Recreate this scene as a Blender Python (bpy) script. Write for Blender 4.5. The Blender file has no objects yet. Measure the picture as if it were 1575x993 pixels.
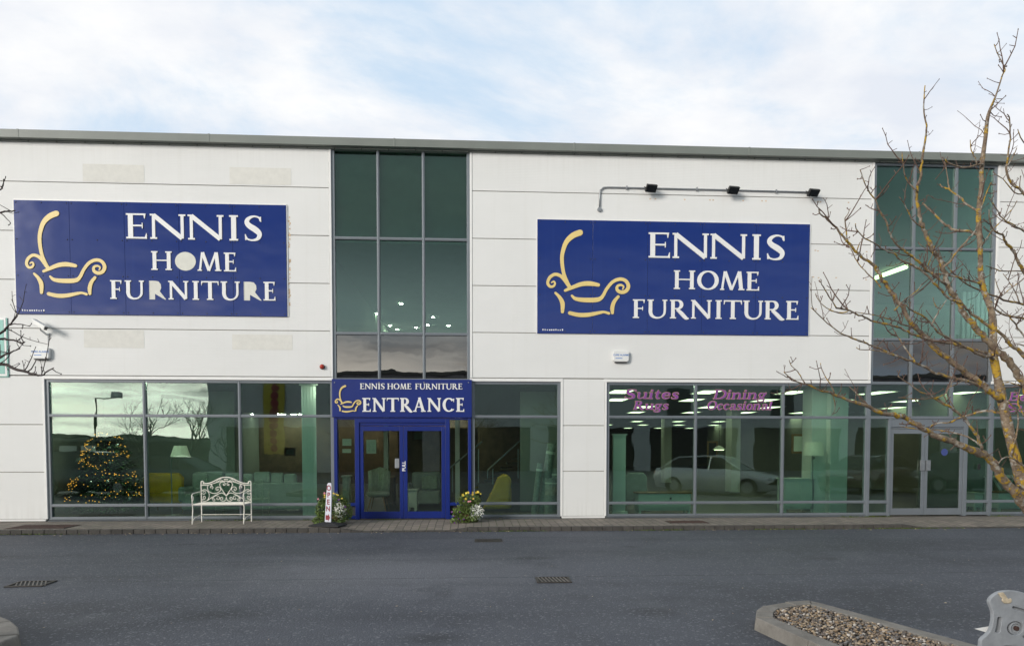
import bpy, math, random
from mathutils import Vector, noise
R = math.radians
scene = bpy.context.scene
# ------------------------------------------------------------------ camera
CAM = Vector((0.0, -15.8, 1.735)); PITCH = -0.0387874; YAW = 0.0557051
PW, PH, PF, PS = 1575.0, 993.0, 1050.0, 233.07
cd = bpy.data.cameras.new('Camera'); cam = bpy.data.objects.new('Camera', cd); scene.collection.objects.link(cam)
cam.location = CAM; cam.rotation_euler = (math.pi/2 + PITCH, 0, -YAW)
cd.sensor_fit = 'HORIZONTAL'; cd.sensor_width = 36; cd.lens = PF/PW*36; cd.shift_y = PS/PW
cd.clip_start = 0.05; cd.clip_end = 3000
scene.camera = cam
# ------------------------------------------------------------------ sky, sun, exposure
SUN_EL, SUN_AZ = R(17), R(46)          # azimuth measured from -Y (behind the camera) towards -X
sun_dir = Vector((-math.sin(SUN_AZ)*math.cos(SUN_EL), -math.cos(SUN_AZ)*math.cos(SUN_EL), math.sin(SUN_EL)))
SKY_STRENGTH = 0.11; SUN_STRENGTH = 2.35
scene.view_settings.view_transform = 'Standard'; scene.view_settings.look = 'None'
scene.view_settings.exposure = 0.15; scene.view_settings.gamma = 1.0; scene.view_settings.use_curve_mapping = False
scene.cycles.use_denoising = True
scene.cycles.max_bounces = 7; scene.cycles.transparent_max_bounces = 14; scene.cycles.diffuse_bounces = 3
scene.cycles.glossy_bounces = 4; scene.cycles.sample_clamp_indirect = 6
sl = bpy.data.lights.new('sun', 'SUN'); so = bpy.data.objects.new('sun', sl); scene.collection.objects.link(so)
sl.energy = SUN_STRENGTH; sl.angle = R(18); sl.color = (1.0, 0.95, 0.885)
so.rotation_euler = sun_dir.to_track_quat('Z', 'Y').to_euler(); so.location = (-20, -20, 20)
world = bpy.data.worlds.new('World'); scene.world = world; world.use_nodes = True

class NT:
    """small wrapper to write node trees"""
    def __init__(s, nt): s.nt = nt
    def n(s, typ, **kw):
        nd = s.nt.nodes.new(typ)
        for k, v in kw.items():
            if k == 'ins':
                for i, val in v.items():
                    if isinstance(val, bpy.types.NodeSocket): s.nt.links.new(val, nd.inputs[i])
                    else: nd.inputs[i].default_value = val
            else: setattr(nd, k, v)
        return nd
    def math(s, op, a, b=0.0, c=None, clamp=False):
        ins = {0: a, 1: b}
        if c is not None: ins[2] = c
        return s.n('ShaderNodeMath', operation=op, use_clamp=clamp, ins=ins).outputs[0]
    def mix(s, f, a, b, blend='MIX'):
        nd = s.n('ShaderNodeMix', data_type='RGBA', blend_type=blend)
        for i, val in ((0, f), (6, a), (7, b)):
            if isinstance(val, bpy.types.NodeSocket): s.nt.links.new(val, nd.inputs[i])
            else: nd.inputs[i].default_value = val if not (isinstance(val, tuple) and len(val) == 3) else (*val, 1)
        return nd.outputs[2]
    def ramp(s, f, stops, interp='LINEAR'):
        nd = s.n('ShaderNodeValToRGB'); nd.color_ramp.interpolation = interp
        el = nd.color_ramp.elements
        while len(el) < len(stops): el.new(0.5)
        for e, (p, c) in zip(el, stops):
            e.position = p; e.color = (c, c, c, 1) if not isinstance(c, tuple) else (*c, 1)[:4]
        s.nt.links.new(f, nd.inputs[0]); return nd.outputs[0]
    def noise(s, vec, scale, detail=4, rough=0.55, dist=0.0):
        nd = s.n('ShaderNodeTexNoise', ins={'Scale': scale, 'Detail': detail, 'Roughness': rough, 'Distortion': dist})
        if vec is not None: s.nt.links.new(vec, nd.inputs['Vector'])
        return nd.outputs['Fac']
    def mapping(s, vec, scale=(1, 1, 1), loc=(0, 0, 0), rot=(0, 0, 0)):
        nd = s.n('ShaderNodeMapping', ins={'Location': loc, 'Rotation': rot, 'Scale': scale})
        s.nt.links.new(vec, nd.inputs['Vector']); return nd.outputs[0]
    def smooth(s, v, a, b, lo=0.0, hi=1.0):
        return s.n('ShaderNodeMapRange', interpolation_type='SMOOTHSTEP', ins={0: v, 1: a, 2: b, 3: lo, 4: hi}).outputs[0]

w = NT(world.node_tree); world.node_tree.nodes.clear()
tc = w.n('ShaderNodeTexCoord').outputs['Generated']
sky = w.n('ShaderNodeTexSky', sky_type='NISHITA', sun_disc=False, sun_elevation=SUN_EL,
          sun_rotation=math.atan2(sun_dir.x, sun_dir.y), dust_density=2.0, ozone_density=1.5)
sep = w.n('ShaderNodeSeparateXYZ', ins={0: tc})
zz = w.math('ADD', w.math('MAXIMUM', sep.outputs[2], 0.0), 0.14)
cu = w.n('ShaderNodeCombineXYZ', ins={0: w.math('DIVIDE', sep.outputs[0], zz), 1: w.math('DIVIDE', sep.outputs[1], zz), 2: 0.0}).outputs[0]
n1 = w.noise(w.mapping(cu, (0.9, 1.1, 1), (3.1, 7.7, 0)), 1.1, 8, 0.60, 0.35)
back = w.smooth(w.math('MULTIPLY', sep.outputs[1], -1.0), -0.1, 0.5)
cover = w.smooth(w.math('ADD', n1, w.math('MULTIPLY', back, -0.05)), 0.34, 0.54)
dotn = w.n('ShaderNodeVectorMath', operation='DOT_PRODUCT', ins={0: tc, 1: tuple(sun_dir)}).outputs['Value']
glow = w.math('POWER', w.math('MAXIMUM', dotn, 0.0), 7.0)
low = w.smooth(sep.outputs[2], 0.30, 0.0)
n2 = w.noise(w.mapping(cu, (1.0, 1.3, 1), (11, 2, 0)), 2.2, 7, 0.58)
front_cloud = w.mix(w.ramp(n2, [(0.35, 0.0), (0.7, 1.0)]), (6.6, 6.95, 7.6), (8.7, 8.65, 8.55))
back_cloud = w.mix(w.ramp(n2, [(0.3, 0.0), (0.75, 1.0)]), (3.3, 3.6, 4.2), (9.0, 8.3, 7.4))
cl = w.mix(back, front_cloud, back_cloud)
n3 = w.noise(w.mapping(tc, (2.2, 2.2, 15.0), (4, 1, 2)), 2.2, 5, 0.55, 0.5)
g2 = w.smooth(dotn, 0.45, 0.98)
far_low = w.mix(g2, (6.2, 7.8, 9.8), (38.0, 35.5, 31.0))
cl = w.mix(w.math('MULTIPLY', w.math('MULTIPLY', g2, back), w.math('MULTIPLY', w.ramp(n3, [(0.40, 0.08), (0.62, 0.97)]), w.smooth(sep.outputs[2], 0.24, 0.10, 0.12, 1.0))), cl, (44.0, 42.5, 38.0))
blue_front = w.mix(0.93, sky.outputs[0], (5.0, 6.4, 7.9))
blue = w.mix(back, blue_front, w.mix(low, w.mix(0.35, sky.outputs[0], (3.4, 4.4, 5.6)), far_low))
col = w.mix(cover, blue, cl)
grad = w.mix(w.smooth(sep.outputs[2], 0.15, 0.32), (9.6, 11.4, 12.6), (2.6, 3.2, 3.6))
col = w.mix(w.math('MULTIPLY', w.math('MULTIPLY', back, w.smooth(sep.outputs[2], 0.11, 0.19)), 0.86), col, grad)
bg = w.n('ShaderNodeBackground', ins={0: col, 1: SKY_STRENGTH})
wo = w.n('ShaderNodeOutputWorld', ins={0: bg.outputs[0]})

# ------------------------------------------------------------------ helpers
def ray(px, py):
    cp, sp, cy, sy = math.cos(PITCH), math.sin(PITCH), math.cos(YAW), math.sin(YAW)
    fw = Vector((sy*cp, cy*cp, sp)); r = Vector((cy, -sy, 0)); u = r.cross(fw)
    return fw + r*((px - PW/2)/PF) - u*((py - PH/2 - PS)/PF)
def at(px, py, Y=0.0):
    """the point on the upright plane y = Y that the photograph shows at px, py"""
    d = ray(px, py); return CAM + d*((Y - CAM.y)/d.y)
def gnd(px, py, z=0.0):
    d = ray(px, py); return CAM + d*((z - CAM.z)/d.z)

class MB:
    def __init__(s): s.v = []; s.f = []; s.m = []; s.cur = 0
    def face(s, pts):
        b = len(s.v); s.v += [tuple(p) for p in pts]; s.f.append(tuple(range(b, b+len(pts)))); s.m.append(s.cur); return s
    def box(s, x0, y0, z0, x1, y1, z1):
        if x0 > x1: x0, x1 = x1, x0
        if y0 > y1: y0, y1 = y1, y0
        if z0 > z1: z0, z1 = z1, z0
        b = len(s.v)
        s.v += [(x0,y0,z0),(x1,y0,z0),(x1,y1,z0),(x0,y1,z0),(x0,y0,z1),(x1,y0,z1),(x1,y1,z1),(x0,y1,z1)]
        for q in ((0,3,2,1),(4,5,6,7),(0,1,5,4),(1,2,6,5),(2,3,7,6),(3,0,4,7)):
            s.f.append(tuple(b+i for i in q)); s.m.append(s.cur)
        return s
    def obox(s, c, ax, ay, az):
        """oriented box: centre and three half axis vectors"""
        c, ax, ay, az = Vector(c), Vector(ax), Vector(ay), Vector(az); b = len(s.v)
        for sz in (-1, 1):
            for sx, sy in ((-1,-1),(1,-1),(1,1),(-1,1)): s.v.append(tuple(c + ax*sx + ay*sy + az*sz))
        for q in ((0,3,2,1),(4,5,6,7),(0,1,5,4),(1,2,6,5),(2,3,7,6),(3,0,4,7)):
            s.f.append(tuple(b+i for i in q)); s.m.append(s.cur)
        return s
    def prism(s, poly, y0, y1):
        """outline in x, z pulled from y0 to y1"""
        n = len(poly); b = len(s.v)
        s.v += [(x, y0, z) for x, z in poly] + [(x, y1, z) for x, z in poly]
        s.f.append(tuple(range(b, b+n))); s.m.append(s.cur)
        s.f.append(tuple(range(b+2*n-1, b+n-1, -1))); s.m.append(s.cur)
        for i in range(n):
            j = (i+1) % n; s.f.append((b+i, b+n+i, b+n+j, b+j)); s.m.append(s.cur)
        return s
    def tube(s, pts, rad, n=6, closed=False, wob=0.0):
        pts = [Vector(p) for p in pts]
        if not isinstance(rad, (list, tuple)): rad = [rad]*len(pts)
        b = len(s.v); up = None; k = len(pts)
        for i, p in enumerate(pts):
            if closed: t = pts[(i+1) % k] - pts[i-1]
            else: t = pts[min(i+1, k-1)] - pts[max(i-1, 0)]
            if t.length < 1e-9: t = Vector((0, 0, 1))
            t.normalize()
            if up is None: up = t.orthogonal().normalized()
            up = (up - t*up.dot(t))
            up = up.normalized() if up.length > 1e-6 else t.orthogonal().normalized()
            sd = t.cross(up)
            for j in range(n):
                a = 2*math.pi*j/n
                r = rad[i]*(1 + (random.uniform(-wob, wob) if wob else 0))
                s.v.append(tuple(p + (up*math.cos(a) + sd*math.sin(a))*r))
        for i in range(k if closed else k-1):
            for j in range(n):
                i2 = (i+1) % k
                s.f.append((b+i*n+j, b+i*n+(j+1) % n, b+i2*n+(j+1) % n, b+i2*n+j)); s.m.append(s.cur)
        if not closed:
            s.f.append(tuple(b+j for j in range(n-1, -1, -1))); s.m.append(s.cur)
            s.f.append(tuple(b+(k-1)*n+j for j in range(n))); s.m.append(s.cur)
        return s
    def lathe(s, c, prof, n=20, axis='z'):
        """profile of (radius, height) round an upright axis through c"""
        b = len(s.v); c = Vector(c)
        for r, h in prof:
            for j in range(n):
                a = 2*math.pi*j/n; p = (r*math.cos(a), r*math.sin(a), h)
                if axis == 'y': p = (p[0], p[2], p[1])
                if axis == 'x': p = (p[2], p[0], p[1])
                s.v.append(tuple(c + Vector(p)))
        k = len(prof)
        for i in range(k-1):
            for j in range(n):
                s.f.append((b+i*n+j, b+i*n+(j+1) % n, b+(i+1)*n+(j+1) % n, b+(i+1)*n+j)); s.m.append(s.cur)
        s.f.append(tuple(b+j for j in range(n-1, -1, -1))); s.m.append(s.cur)
        s.f.append(tuple(b+(k-1)*n+j for j in range(n))); s.m.append(s.cur)
        return s
    def ball(s, c, r, n=8, sq=(1, 1, 1)):
        k = max(4, n//2+1)
        b = len(s.v); c = Vector(c)
        for i in range(k):
            th = math.pi*(i+0.02)/(k-1+0.04)
            for j in range(n):
                a = 2*math.pi*j/n
                s.v.append((c.x + r*sq[0]*math.sin(th)*math.cos(a), c.y + r*sq[1]*math.sin(th)*math.sin(a), c.z - r*sq[2]*math.cos(th)))
        for i in range(k-1):
            for j in range(n):
                s.f.append((b+i*n+j, b+i*n+(j+1) % n, b+(i+1)*n+(j+1) % n, b+(i+1)*n+j)); s.m.append(s.cur)
        s.f.append(tuple(b+j for j in range(n-1, -1, -1))); s.m.append(s.cur)
        s.f.append(tuple(b+(k-1)*n+j for j in range(n))); s.m.append(s.cur)
        return s
    def strip(s, pts, y0, y1, closed=False, cap='flat', grow=0.0):
        """flat stroke in x, z with a width at each point, standing from y0 (back) to y1 (front)"""
        P = [(Vector((p[0], p[1])), p[2] + 2*grow) for p in pts]; k = len(P)
        L, Rr = [], []
        for i, (p, wd) in enumerate(P):
            if closed: t = P[(i+1) % k][0] - P[i-1][0]
            else: t = P[min(i+1, k-1)][0] - P[max(i-1, 0)][0]
            t.normalize(); nrm = Vector((-t.y, t.x))
            q = p
            if not closed and cap == 'flat' and grow:
                if i == 0: q = p - t*grow
                if i == k-1: q = p + t*grow
            L.append(q + nrm*wd/2); Rr.append(q - nrm*wd/2)
        if not closed and cap == 'round':
            def fan(c, a, m=5):
                r = (a - c); out = []
                for q in range(1, m):
                    th = math.pi*q/m; out.append(c + Vector((r.x*math.cos(th) - r.y*math.sin(th), r.x*math.sin(th) + r.y*math.cos(th))))
                return out
            st = fan(P[0][0], L[0]); en = fan(P[-1][0], Rr[-1])
        else: st, en = [], []
        b = len(s.v)
        for y in (y1, y0):
            for p in L + Rr: s.v.append((p.x, y, p.y))
        fl, fr, bl, br = b, b+k, b+2*k, b+3*k
        for i in range(k if closed else k-1):
            j = (i+1) % k
            for q in ((fl+i, fr+i, fr+j, fl+j), (bl+i, bl+j, br+j, br+i), (fl+i, fl+j, bl+j, bl+i), (fr+i, br+i, br+j, fr+j)):
                s.f.append(q); s.m.append(s.cur)
        if not closed and cap != 'round':
            for i, q in ((0, 0), (k-1, 1)):
                s.f.append((fl+i, bl+i, br+i, fr+i)); s.m.append(s.cur)
        if not closed:
            for cl_, A, B_ in ((st, L[0], Rr[0]), (en, Rr[-1], L[-1])):
                ring = [A] + cl_ + [B_]; n = len(ring); c = len(s.v)
                for y in (y1, y0):
                    for p in ring: s.v.append((p.x, y, p.y))
                if n > 2: s.f.append(tuple(range(c, c+n))); s.m.append(s.cur)
                for i in range(n-1): s.f.append((c+i, c+n+i, c+n+i+1, c+i+1)); s.m.append(s.cur)
        return s
    def build(s, name, mats, parent=None, origin=None, smooth=False, bevel=0.0, seg=2):
        org = Vector(origin) if origin is not None else Vector((0, 0, 0)); p = parent
        if p is not None:
            org = Vector((0, 0, 0))
            while p is not None: org = org + Vector(p.location); p = p.parent
        me = bpy.data.meshes.new(name)
        me.from_pydata([tuple(Vector(q) - org) for q in s.v], [], s.f)
        if not isinstance(mats, (list, tuple)): mats = [mats]
        for m_ in mats: me.materials.append(m_)
        if len(mats) > 1: me.polygons.foreach_set('material_index', s.m)
        if smooth: me.polygons.foreach_set('use_smooth', [True]*len(me.polygons))
        me.validate(); me.update()
        o = bpy.data.objects.new(name, me); scene.collection.objects.link(o)
        if parent is not None: o.parent = parent
        else: o.location = org
        if bevel:
            md = o.modifiers.new('edge', 'BEVEL'); md.width = bevel; md.segments = seg; md.limit_method = 'ANGLE'; md.angle_limit = R(40)
        return o

def tag(o, label=None, cat=None, group=None, kind=None):
    if label: o['label'] = label
    if cat: o['category'] = cat
    if group: o['group'] = group
    if kind: o['kind'] = kind
    return o
def thing(name, label, cat, loc=(0, 0, 0), group=None):
    o = bpy.data.objects.new(name, None); scene.collection.objects.link(o); o.location = loc; o.empty_display_size = 0.2
    return tag(o, label, cat, group)
def copy_tree(o, parent=None):
    c = o.copy(); scene.collection.objects.link(c); c.parent = parent
    for ch in list(o.children): copy_tree(ch, c)
    return c
def smooth_pts(pts, sub=4, closed=False):
    """Catmull-Rom through tuples of any length"""
    out = []; n = len(pts); m = n if closed else n-1
    for i in range(m):
        p0 = pts[(i-1) % n] if closed or i > 0 else pts[0]
        p1, p2 = pts[i], pts[(i+1) % n]
        p3 = pts[(i+2) % n] if closed or i+2 < n else pts[-1]
        for k in range(sub):
            t = k/sub
            out.append(tuple(0.5*((2*b) + (-a+c)*t + (2*a-5*b+4*c-d)*t*t + (-a+3*b-3*c+d)*t**3) for a, b, c, d in zip(p0, p1, p2, p3)))
    if not closed: out.append(tuple(pts[-1]))
    return out

# ------------------------------------------------------------------ materials
def mat(name, col, rough=0.6, metal=0.0, bump=0.0, bscale=40.0, var=0.0, vscale=3.0, spec=0.5, coat=0.0, island=0.0, emit=None, es=0.0):
    m = bpy.data.materials.new(name); m.use_nodes = True; t = NT(m.node_tree)
    b = m.node_tree.nodes['Principled BSDF']
    b.inputs['Roughness'].default_value = rough; b.inputs['Metallic'].default_value = metal
    b.inputs['Specular IOR Level'].default_value = spec; b.inputs['Coat Weight'].default_value = coat
    c = (*col, 1)
    b.inputs['Base Color'].default_value = c
    if var or island or bump:
        co = t.n('ShaderNodeTexCoord').outputs['Object']
    cur = None
    if var:
        f = t.noise(co, vscale, 5, 0.6)
        f = t.ramp(f, [(0.3, 0.0), (0.7, 1.0)])
        cur = t.mix(f, tuple(x*(1-var) for x in col), tuple(min(1, x*(1+var)) for x in col))
    if island:
        ri = t.n('ShaderNodeNewGeometry').outputs['Random Per Island']
        hv = t.n('ShaderNodeHueSaturation', ins={'Hue': t.math('ADD', 0.485, t.math('MULTIPLY', ri, 0.03)), 'Value': t.math('ADD', 1-island, t.math('MULTIPLY', ri, 2*island)), 'Color': cur if cur is not None else c})
        cur = hv.outputs[0]
    if cur is not None: m.node_tree.links.new(cur, b.inputs['Base Color'])
    if bump:
        bn = t.n('ShaderNodeBump', ins={'Strength': 1.0, 'Distance': bump, 'Height': t.noise(co, bscale, 4, 0.6)})
        m.node_tree.links.new(bn.outputs[0], b.inputs['Normal'])
    if emit:
        b.inputs['Emission Color'].default_value = (*emit, 1); b.inputs['Emission Strength'].default_value = es
    return m

def glass_mat(name, tint, refl, wav=0.0022, gcol=(0.94, 1.0, 0.97), seed=0.0):
    m = bpy.data.materials.new(name); m.use_nodes = True; t = NT(m.node_tree); t.nt.nodes.clear()
    co = t.n('ShaderNodeTexCoord').outputs['Object']
    h1 = t.noise(t.mapping(co, (1.0, 1.0, 0.75), (seed, 3.3, seed)), 1.15, 2, 0.5)
    h2 = t.noise(t.mapping(co, (1.0, 1.0, 0.35), (seed, 9.3, 0)), 5.0, 1, 0.4)
    h = t.math('ADD', h1, t.math('MULTIPLY', h2, 0.16))
    bn = t.n('ShaderNodeBump', ins={'Strength': 1.0, 'Distance': wav, 'Height': h}).outputs[0]
    gl = t.n('ShaderNodeBsdfGlossy', ins={'Color': (*gcol, 1), 'Roughness': 0.0, 'Normal': bn}).outputs[0]
    tr = t.n('ShaderNodeBsdfTransparent', ins={0: (*tint, 1)}).outputs[0]
    fr = t.n('ShaderNodeFresnel', ins={'IOR': 1.5}).outputs[0]
    f = t.math('ADD', t.math('MULTIPLY', fr, 1.0), refl, clamp=True)
    mx = t.n('ShaderNodeMixShader', ins={0: f, 1: tr, 2: gl}).outputs[0]
    t.n('ShaderNodeOutputMaterial', ins={0: mx})
    return m

M = {}
def asphalt_mat():
    m = bpy.data.materials.new('asphalt'); m.use_nodes = True; t = NT(m.node_tree); b = m.node_tree.nodes['Principled BSDF']
    co = t.n('ShaderNodeTexCoord').outputs['Object']
    big = t.noise(t.mapping(co, (0.16, 0.32, 1)), 1.0, 5, 0.6, 0.6)
    mid = t.noise(co, 2.2, 5, 0.65)
    fine = t.noise(co, 95, 3, 0.7)
    def spot(cx, cy, rx, ry):
        v = t.n('ShaderNodeVectorMath', operation='LENGTH', ins={0: t.mapping(co, (1/rx, 1/ry, 0), (-cx/rx, -cy/ry, 0))}).outputs['Value']
        return t.smooth(t.math('ADD', v, t.math('MULTIPLY', t.math('SUBTRACT', mid, 0.5), 0.9)), 1.0, 0.1)
    vor = t.n('ShaderNodeTexVoronoi', feature='F1', ins={'Vector': co, 'Scale': 48.0})
    c = t.mix(t.ramp(big, [(0.36, 0.0), (0.66, 1.0)]), (0.068, 0.074, 0.094), (0.145, 0.154, 0.186))
    c = t.mix(t.math('MULTIPLY', t.ramp(mid, [(0.3, 0.0), (0.75, 1.0)]), 0.42), c, (0.145, 0.153, 0.175))
    c = t.mix(t.math('MULTIPLY', spot(-1.3, -6.2, 3.2, 2.6), 0.55), c, (0.30, 0.305, 0.335))
    for q_ in ((-4.6, -9.2, 2.6, 2.0), (4.3, -8.2, 3.0, 1.7), (3.0, -10.0, 1.3, 1.6), (7.5, -4.0, 4.0, 1.0)):
        c = t.mix(t.math('MULTIPLY', spot(*q_), 0.55), c, (0.038, 0.041, 0.05))
    for q_ in ((2.75, -3.95, 0.22, 0.16), (-5.2, -3.2, 0.3, 0.14), (0.9, -5.1, 0.5, 0.25), (5.6, -5.4, 0.4, 0.3), (-2.6, -8.6, 0.7, 0.35), (-7.6, -4.6, 0.8, 0.4), (1.9, -8.7, 0.35, 0.3), (-0.4, -9.6, 0.5, 0.3)):
        c = t.mix(t.math('MULTIPLY', spot(*q_), 0.6), c, (0.03, 0.032, 0.037))
    seam = t.math('ABSOLUTE', t.math('SUBTRACT', t.math('ADD', t.n('ShaderNodeSeparateXYZ', ins={0: co}).outputs[1], t.math('MULTIPLY', mid, 0.10)), -6.62))
    c = t.mix(t.smooth(seam, 0.035, 0.004, 0.0, 0.6), c, (0.035, 0.037, 0.043))
    blot = t.noise(co, 0.75, 4, 0.55, 0.8)
    c = t.mix(t.ramp(blot, [(0.58, 0.0), (0.70, 0.42)]), c, (0.045, 0.048, 0.056))
    c = t.mix(t.ramp(blot, [(0.30, 0.4), (0.42, 0.0)]), c, (0.165, 0.172, 0.188))
    track = t.noise(t.mapping(co, (0.10, 1.3, 1)), 1.0, 3, 0.5, 0.3)
    c = t.mix(t.ramp(track, [(0.50, 0.0), (0.66, 0.4)]), c, (0.05, 0.054, 0.065))
    c = t.mix(t.ramp(fine, [(0.42, 0.7), (0.62, 0.0)]), c, (0.016, 0.017, 0.02))
    sp = t.ramp(t.n('ShaderNodeSeparateColor', ins={0: vor.outputs['Color']}).outputs[0], [(0.90, 0.0), (0.96, 1.0)], 'LINEAR')
    c = t.mix(t.math('MULTIPLY', sp, 0.42), c, (0.26, 0.27, 0.29))
    m.node_tree.links.new(c, b.inputs['Base Color'])
    gr = t.noise(co, 24, 3, 0.75)
    c = t.mix(t.ramp(gr, [(0.56, 0.0), (0.68, 0.6)]), c, (0.20, 0.205, 0.225))
    c = t.mix(t.ramp(gr, [(0.34, 0.6), (0.46, 0.0)]), c, (0.03, 0.032, 0.038))
    m.node_tree.links.new(t.math('ADD', 0.58, t.math('MULTIPLY', big, 0.25)), b.inputs['Roughness'])
    hgt = t.math('ADD', t.math('MULTIPLY', vor.outputs['Distance'], -1.0), t.math('MULTIPLY', fine, 0.5))
    bn = t.n('ShaderNodeBump', ins={'Strength': 0.8, 'Distance': 0.006, 'Height': hgt})
    m.node_tree.links.new(bn.outputs[0], b.inputs['Normal'])
    return m
def paving_mat():
    m = bpy.data.materials.new('block_paving'); m.use_nodes = True; t = NT(m.node_tree); b = m.node_tree.nodes['Principled BSDF']
    co = t.n('ShaderNodeTexCoord').outputs['Object']
    v = t.mapping(co, (1, 1, 1), (0, 0, 0), (0, 0, R(90)))
    wob = t.n('ShaderNodeVectorMath', operation='ADD', ins={0: v, 1: t.n('ShaderNodeVectorMath', operation='SCALE', ins={0: t.n('ShaderNodeTexNoise', ins={'Vector': co, 'Scale': 3.0}).outputs['Color'], 'Scale': 0.012}).outputs[0]}).outputs[0]
    br = t.n('ShaderNodeTexBrick', ins={'Vector': wob, 'Color1': (0.20, 0.17, 0.145, 1), 'Color2': (0.30, 0.25, 0.21, 1), 'Mortar': (0.045, 0.042, 0.032, 1),
             'Scale': 1.0, 'Mortar Size': 0.0075, 'Mortar Smooth': 0.3, 'Brick Width': 0.245, 'Row Height': 0.165})
    dirt = t.noise(co, 1.7, 6, 0.65)
    c = t.mix(t.ramp(dirt, [(0.35, 0.0), (0.75, 0.75)]), br.outputs[0], (0.145, 0.132, 0.112))
    moss = t.math('MULTIPLY', br.outputs['Fac'], t.ramp(t.noise(co, 2.3, 4, 0.6), [(0.48, 0.0), (0.6, 0.85)]))
    c = t.mix(moss, c, (0.075, 0.10, 0.022))
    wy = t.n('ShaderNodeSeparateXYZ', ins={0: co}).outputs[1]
    c = t.mix(t.math('MULTIPLY', t.smooth(t.math('ADD', wy, t.math('MULTIPLY', dirt, 0.22)), -0.12, 0.10), 0.75), c, (0.05, 0.046, 0.038))  # strip along the wall foot: some dirt, partly contact shade painted into the colour
    spk = t.ramp(t.noise(co, 60, 2, 0.6), [(0.62, 0.0), (0.75, 0.5)])
    c = t.mix(spk, c, (0.34, 0.30, 0.26))
    m.node_tree.links.new(c, b.inputs['Base Color']); b.inputs['Roughness'].default_value = 0.9
    hh = t.math('ADD', t.math('MULTIPLY', br.outputs['Fac'], -1.0), t.math('MULTIPLY', t.noise(co, 35, 4, 0.6), 0.5))
    bn = t.n('ShaderNodeBump', ins={'Strength': 0.9, 'Distance': 0.008, 'Height': hh})
    m.node_tree.links.new(bn.outputs[0], b.inputs['Normal'])
    return m
def cladding_mat():
    m = bpy.data.materials.new('white_cladding'); m.use_nodes = True; t = NT(m.node_tree); b = m.node_tree.nodes['Principled BSDF']
    co = t.n('ShaderNodeTexCoord').outputs['Object']
    big = t.noise(t.mapping(co, (0.5, 1, 0.9)), 0.9, 5, 0.6)
    streak = t.noise(t.mapping(co, (7, 1, 0.25)), 1.0, 4, 0.6)
    c = t.mix(t.ramp(big, [(0.3, 0.0), (0.7, 1.0)]), (0.715, 0.712, 0.692), (0.765, 0.76, 0.742))
    c = t.mix(t.ramp(streak, [(0.55, 0.0), (0.8, 0.22)]), c, (0.62, 0.60, 0.55))
    zz_ = t.n('ShaderNodeSeparateXYZ', ins={0: co}).outputs[2]
    gr = t.math('MULTIPLY', t.ramp(t.noise(t.mapping(co, (11, 1, 0.12)), 1.0, 4, 0.65), [(0.45, 0.0), (0.75, 1.0)]), t.math('ADD', t.smooth(zz_, 7.4, 8.5, 0.0, 0.10), t.smooth(zz_, 0.7, 0.1, 0.0, 0.25)))
    c = t.mix(gr, c, (0.36, 0.34, 0.29))
    m.node_tree.links.new(c, b.inputs['Base Color']); b.inputs['Roughness'].default_value = 0.5; b.inputs['Specular IOR Level'].default_value = 0.3
    rib = t.n('ShaderNodeTexWave', wave_type='BANDS', bands_direction='Z', ins={'Vector': co, 'Scale': 9.0, 'Distortion': 0.0}).outputs['Fac']
    hh = t.math('ADD', t.math('MULTIPLY', rib, 0.35), t.noise(t.mapping(co, (1.0, 1, 1.4)), 1.6, 3, 0.5))
    bn = t.n('ShaderNodeBump', ins={'Strength': 1.0, 'Distance': 0.0025, 'Height': hh})
    m.node_tree.links.new(bn.outputs[0], b.inputs['Normal'])
    return m
def sign_blue_mat():
    m = bpy.data.materials.new('sign_blue'); m.use_nodes = True; t = NT(m.node_tree); b = m.node_tree.nodes['Principled BSDF']
    co = t.n('ShaderNodeTexCoord').outputs['Object']
    st = t.noise(t.mapping(co, (9, 1, 0.3)), 1.0, 4, 0.6)
    c = t.mix(t.ramp(st, [(0.55, 0.0), (0.85, 0.3)]), (0.002, 0.021, 0.165), (0.012, 0.040, 0.21))
    m.node_tree.links.new(c, b.inputs['Base Color'])
    b.inputs['Roughness'].default_value = 0.16; b.inputs['Specular IOR Level'].default_value = 0.46
    bn = t.n('ShaderNodeBump', ins={'Strength': 1.0, 'Distance': 0.02, 'Height': t.noise(t.mapping(co, (0.8, 1, 1.3)), 1.0, 2, 0.4)})
    m.node_tree.links.new(bn.outputs[0], b.inputs['Normal'])
    return m
def bark_mat():
    m = bpy.data.materials.new('lichen_bark'); m.use_nodes = True; t = NT(m.node_tree); b = m.node_tree.nodes['Principled BSDF']
    co = t.n('ShaderNodeTexCoord').outputs['Object']
    c = t.mix(t.ramp(t.noise(co, 30, 5, 0.65), [(0.35, 0.0), (0.65, 1.0)]), (0.11, 0.072, 0.050), (0.31, 0.24, 0.165))
    pale = t.ramp(t.noise(t.mapping(co, (1, 1, 1), (5, 5, 5)), 22, 3, 0.6), [(0.56, 0.0), (0.62, 0.75)])
    c = t.mix(pale, c, (0.42, 0.40, 0.35))
    li = t.ramp(t.noise(t.mapping(co, (1, 1, 1), (1, 8, 3)), 11.0, 4, 0.7), [(0.535, 0.0), (0.575, 1.0)])
    lc = t.mix(t.noise(co, 60, 3, 0.6), (0.30, 0.175, 0.018), (0.56, 0.36, 0.045))
    c = t.mix(li, c, lc)
    m.node_tree.links.new(c, b.inputs['Base Color']); b.inputs['Roughness'].default_value = 0.9
    bn = t.n('ShaderNodeBump', ins={'Strength': 1.0, 'Distance': 0.004, 'Height': t.math('ADD', t.noise(co, 70, 4, 0.65), li)})
    m.node_tree.links.new(bn.outputs[0], b.inputs['Normal'])
    return m
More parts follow.
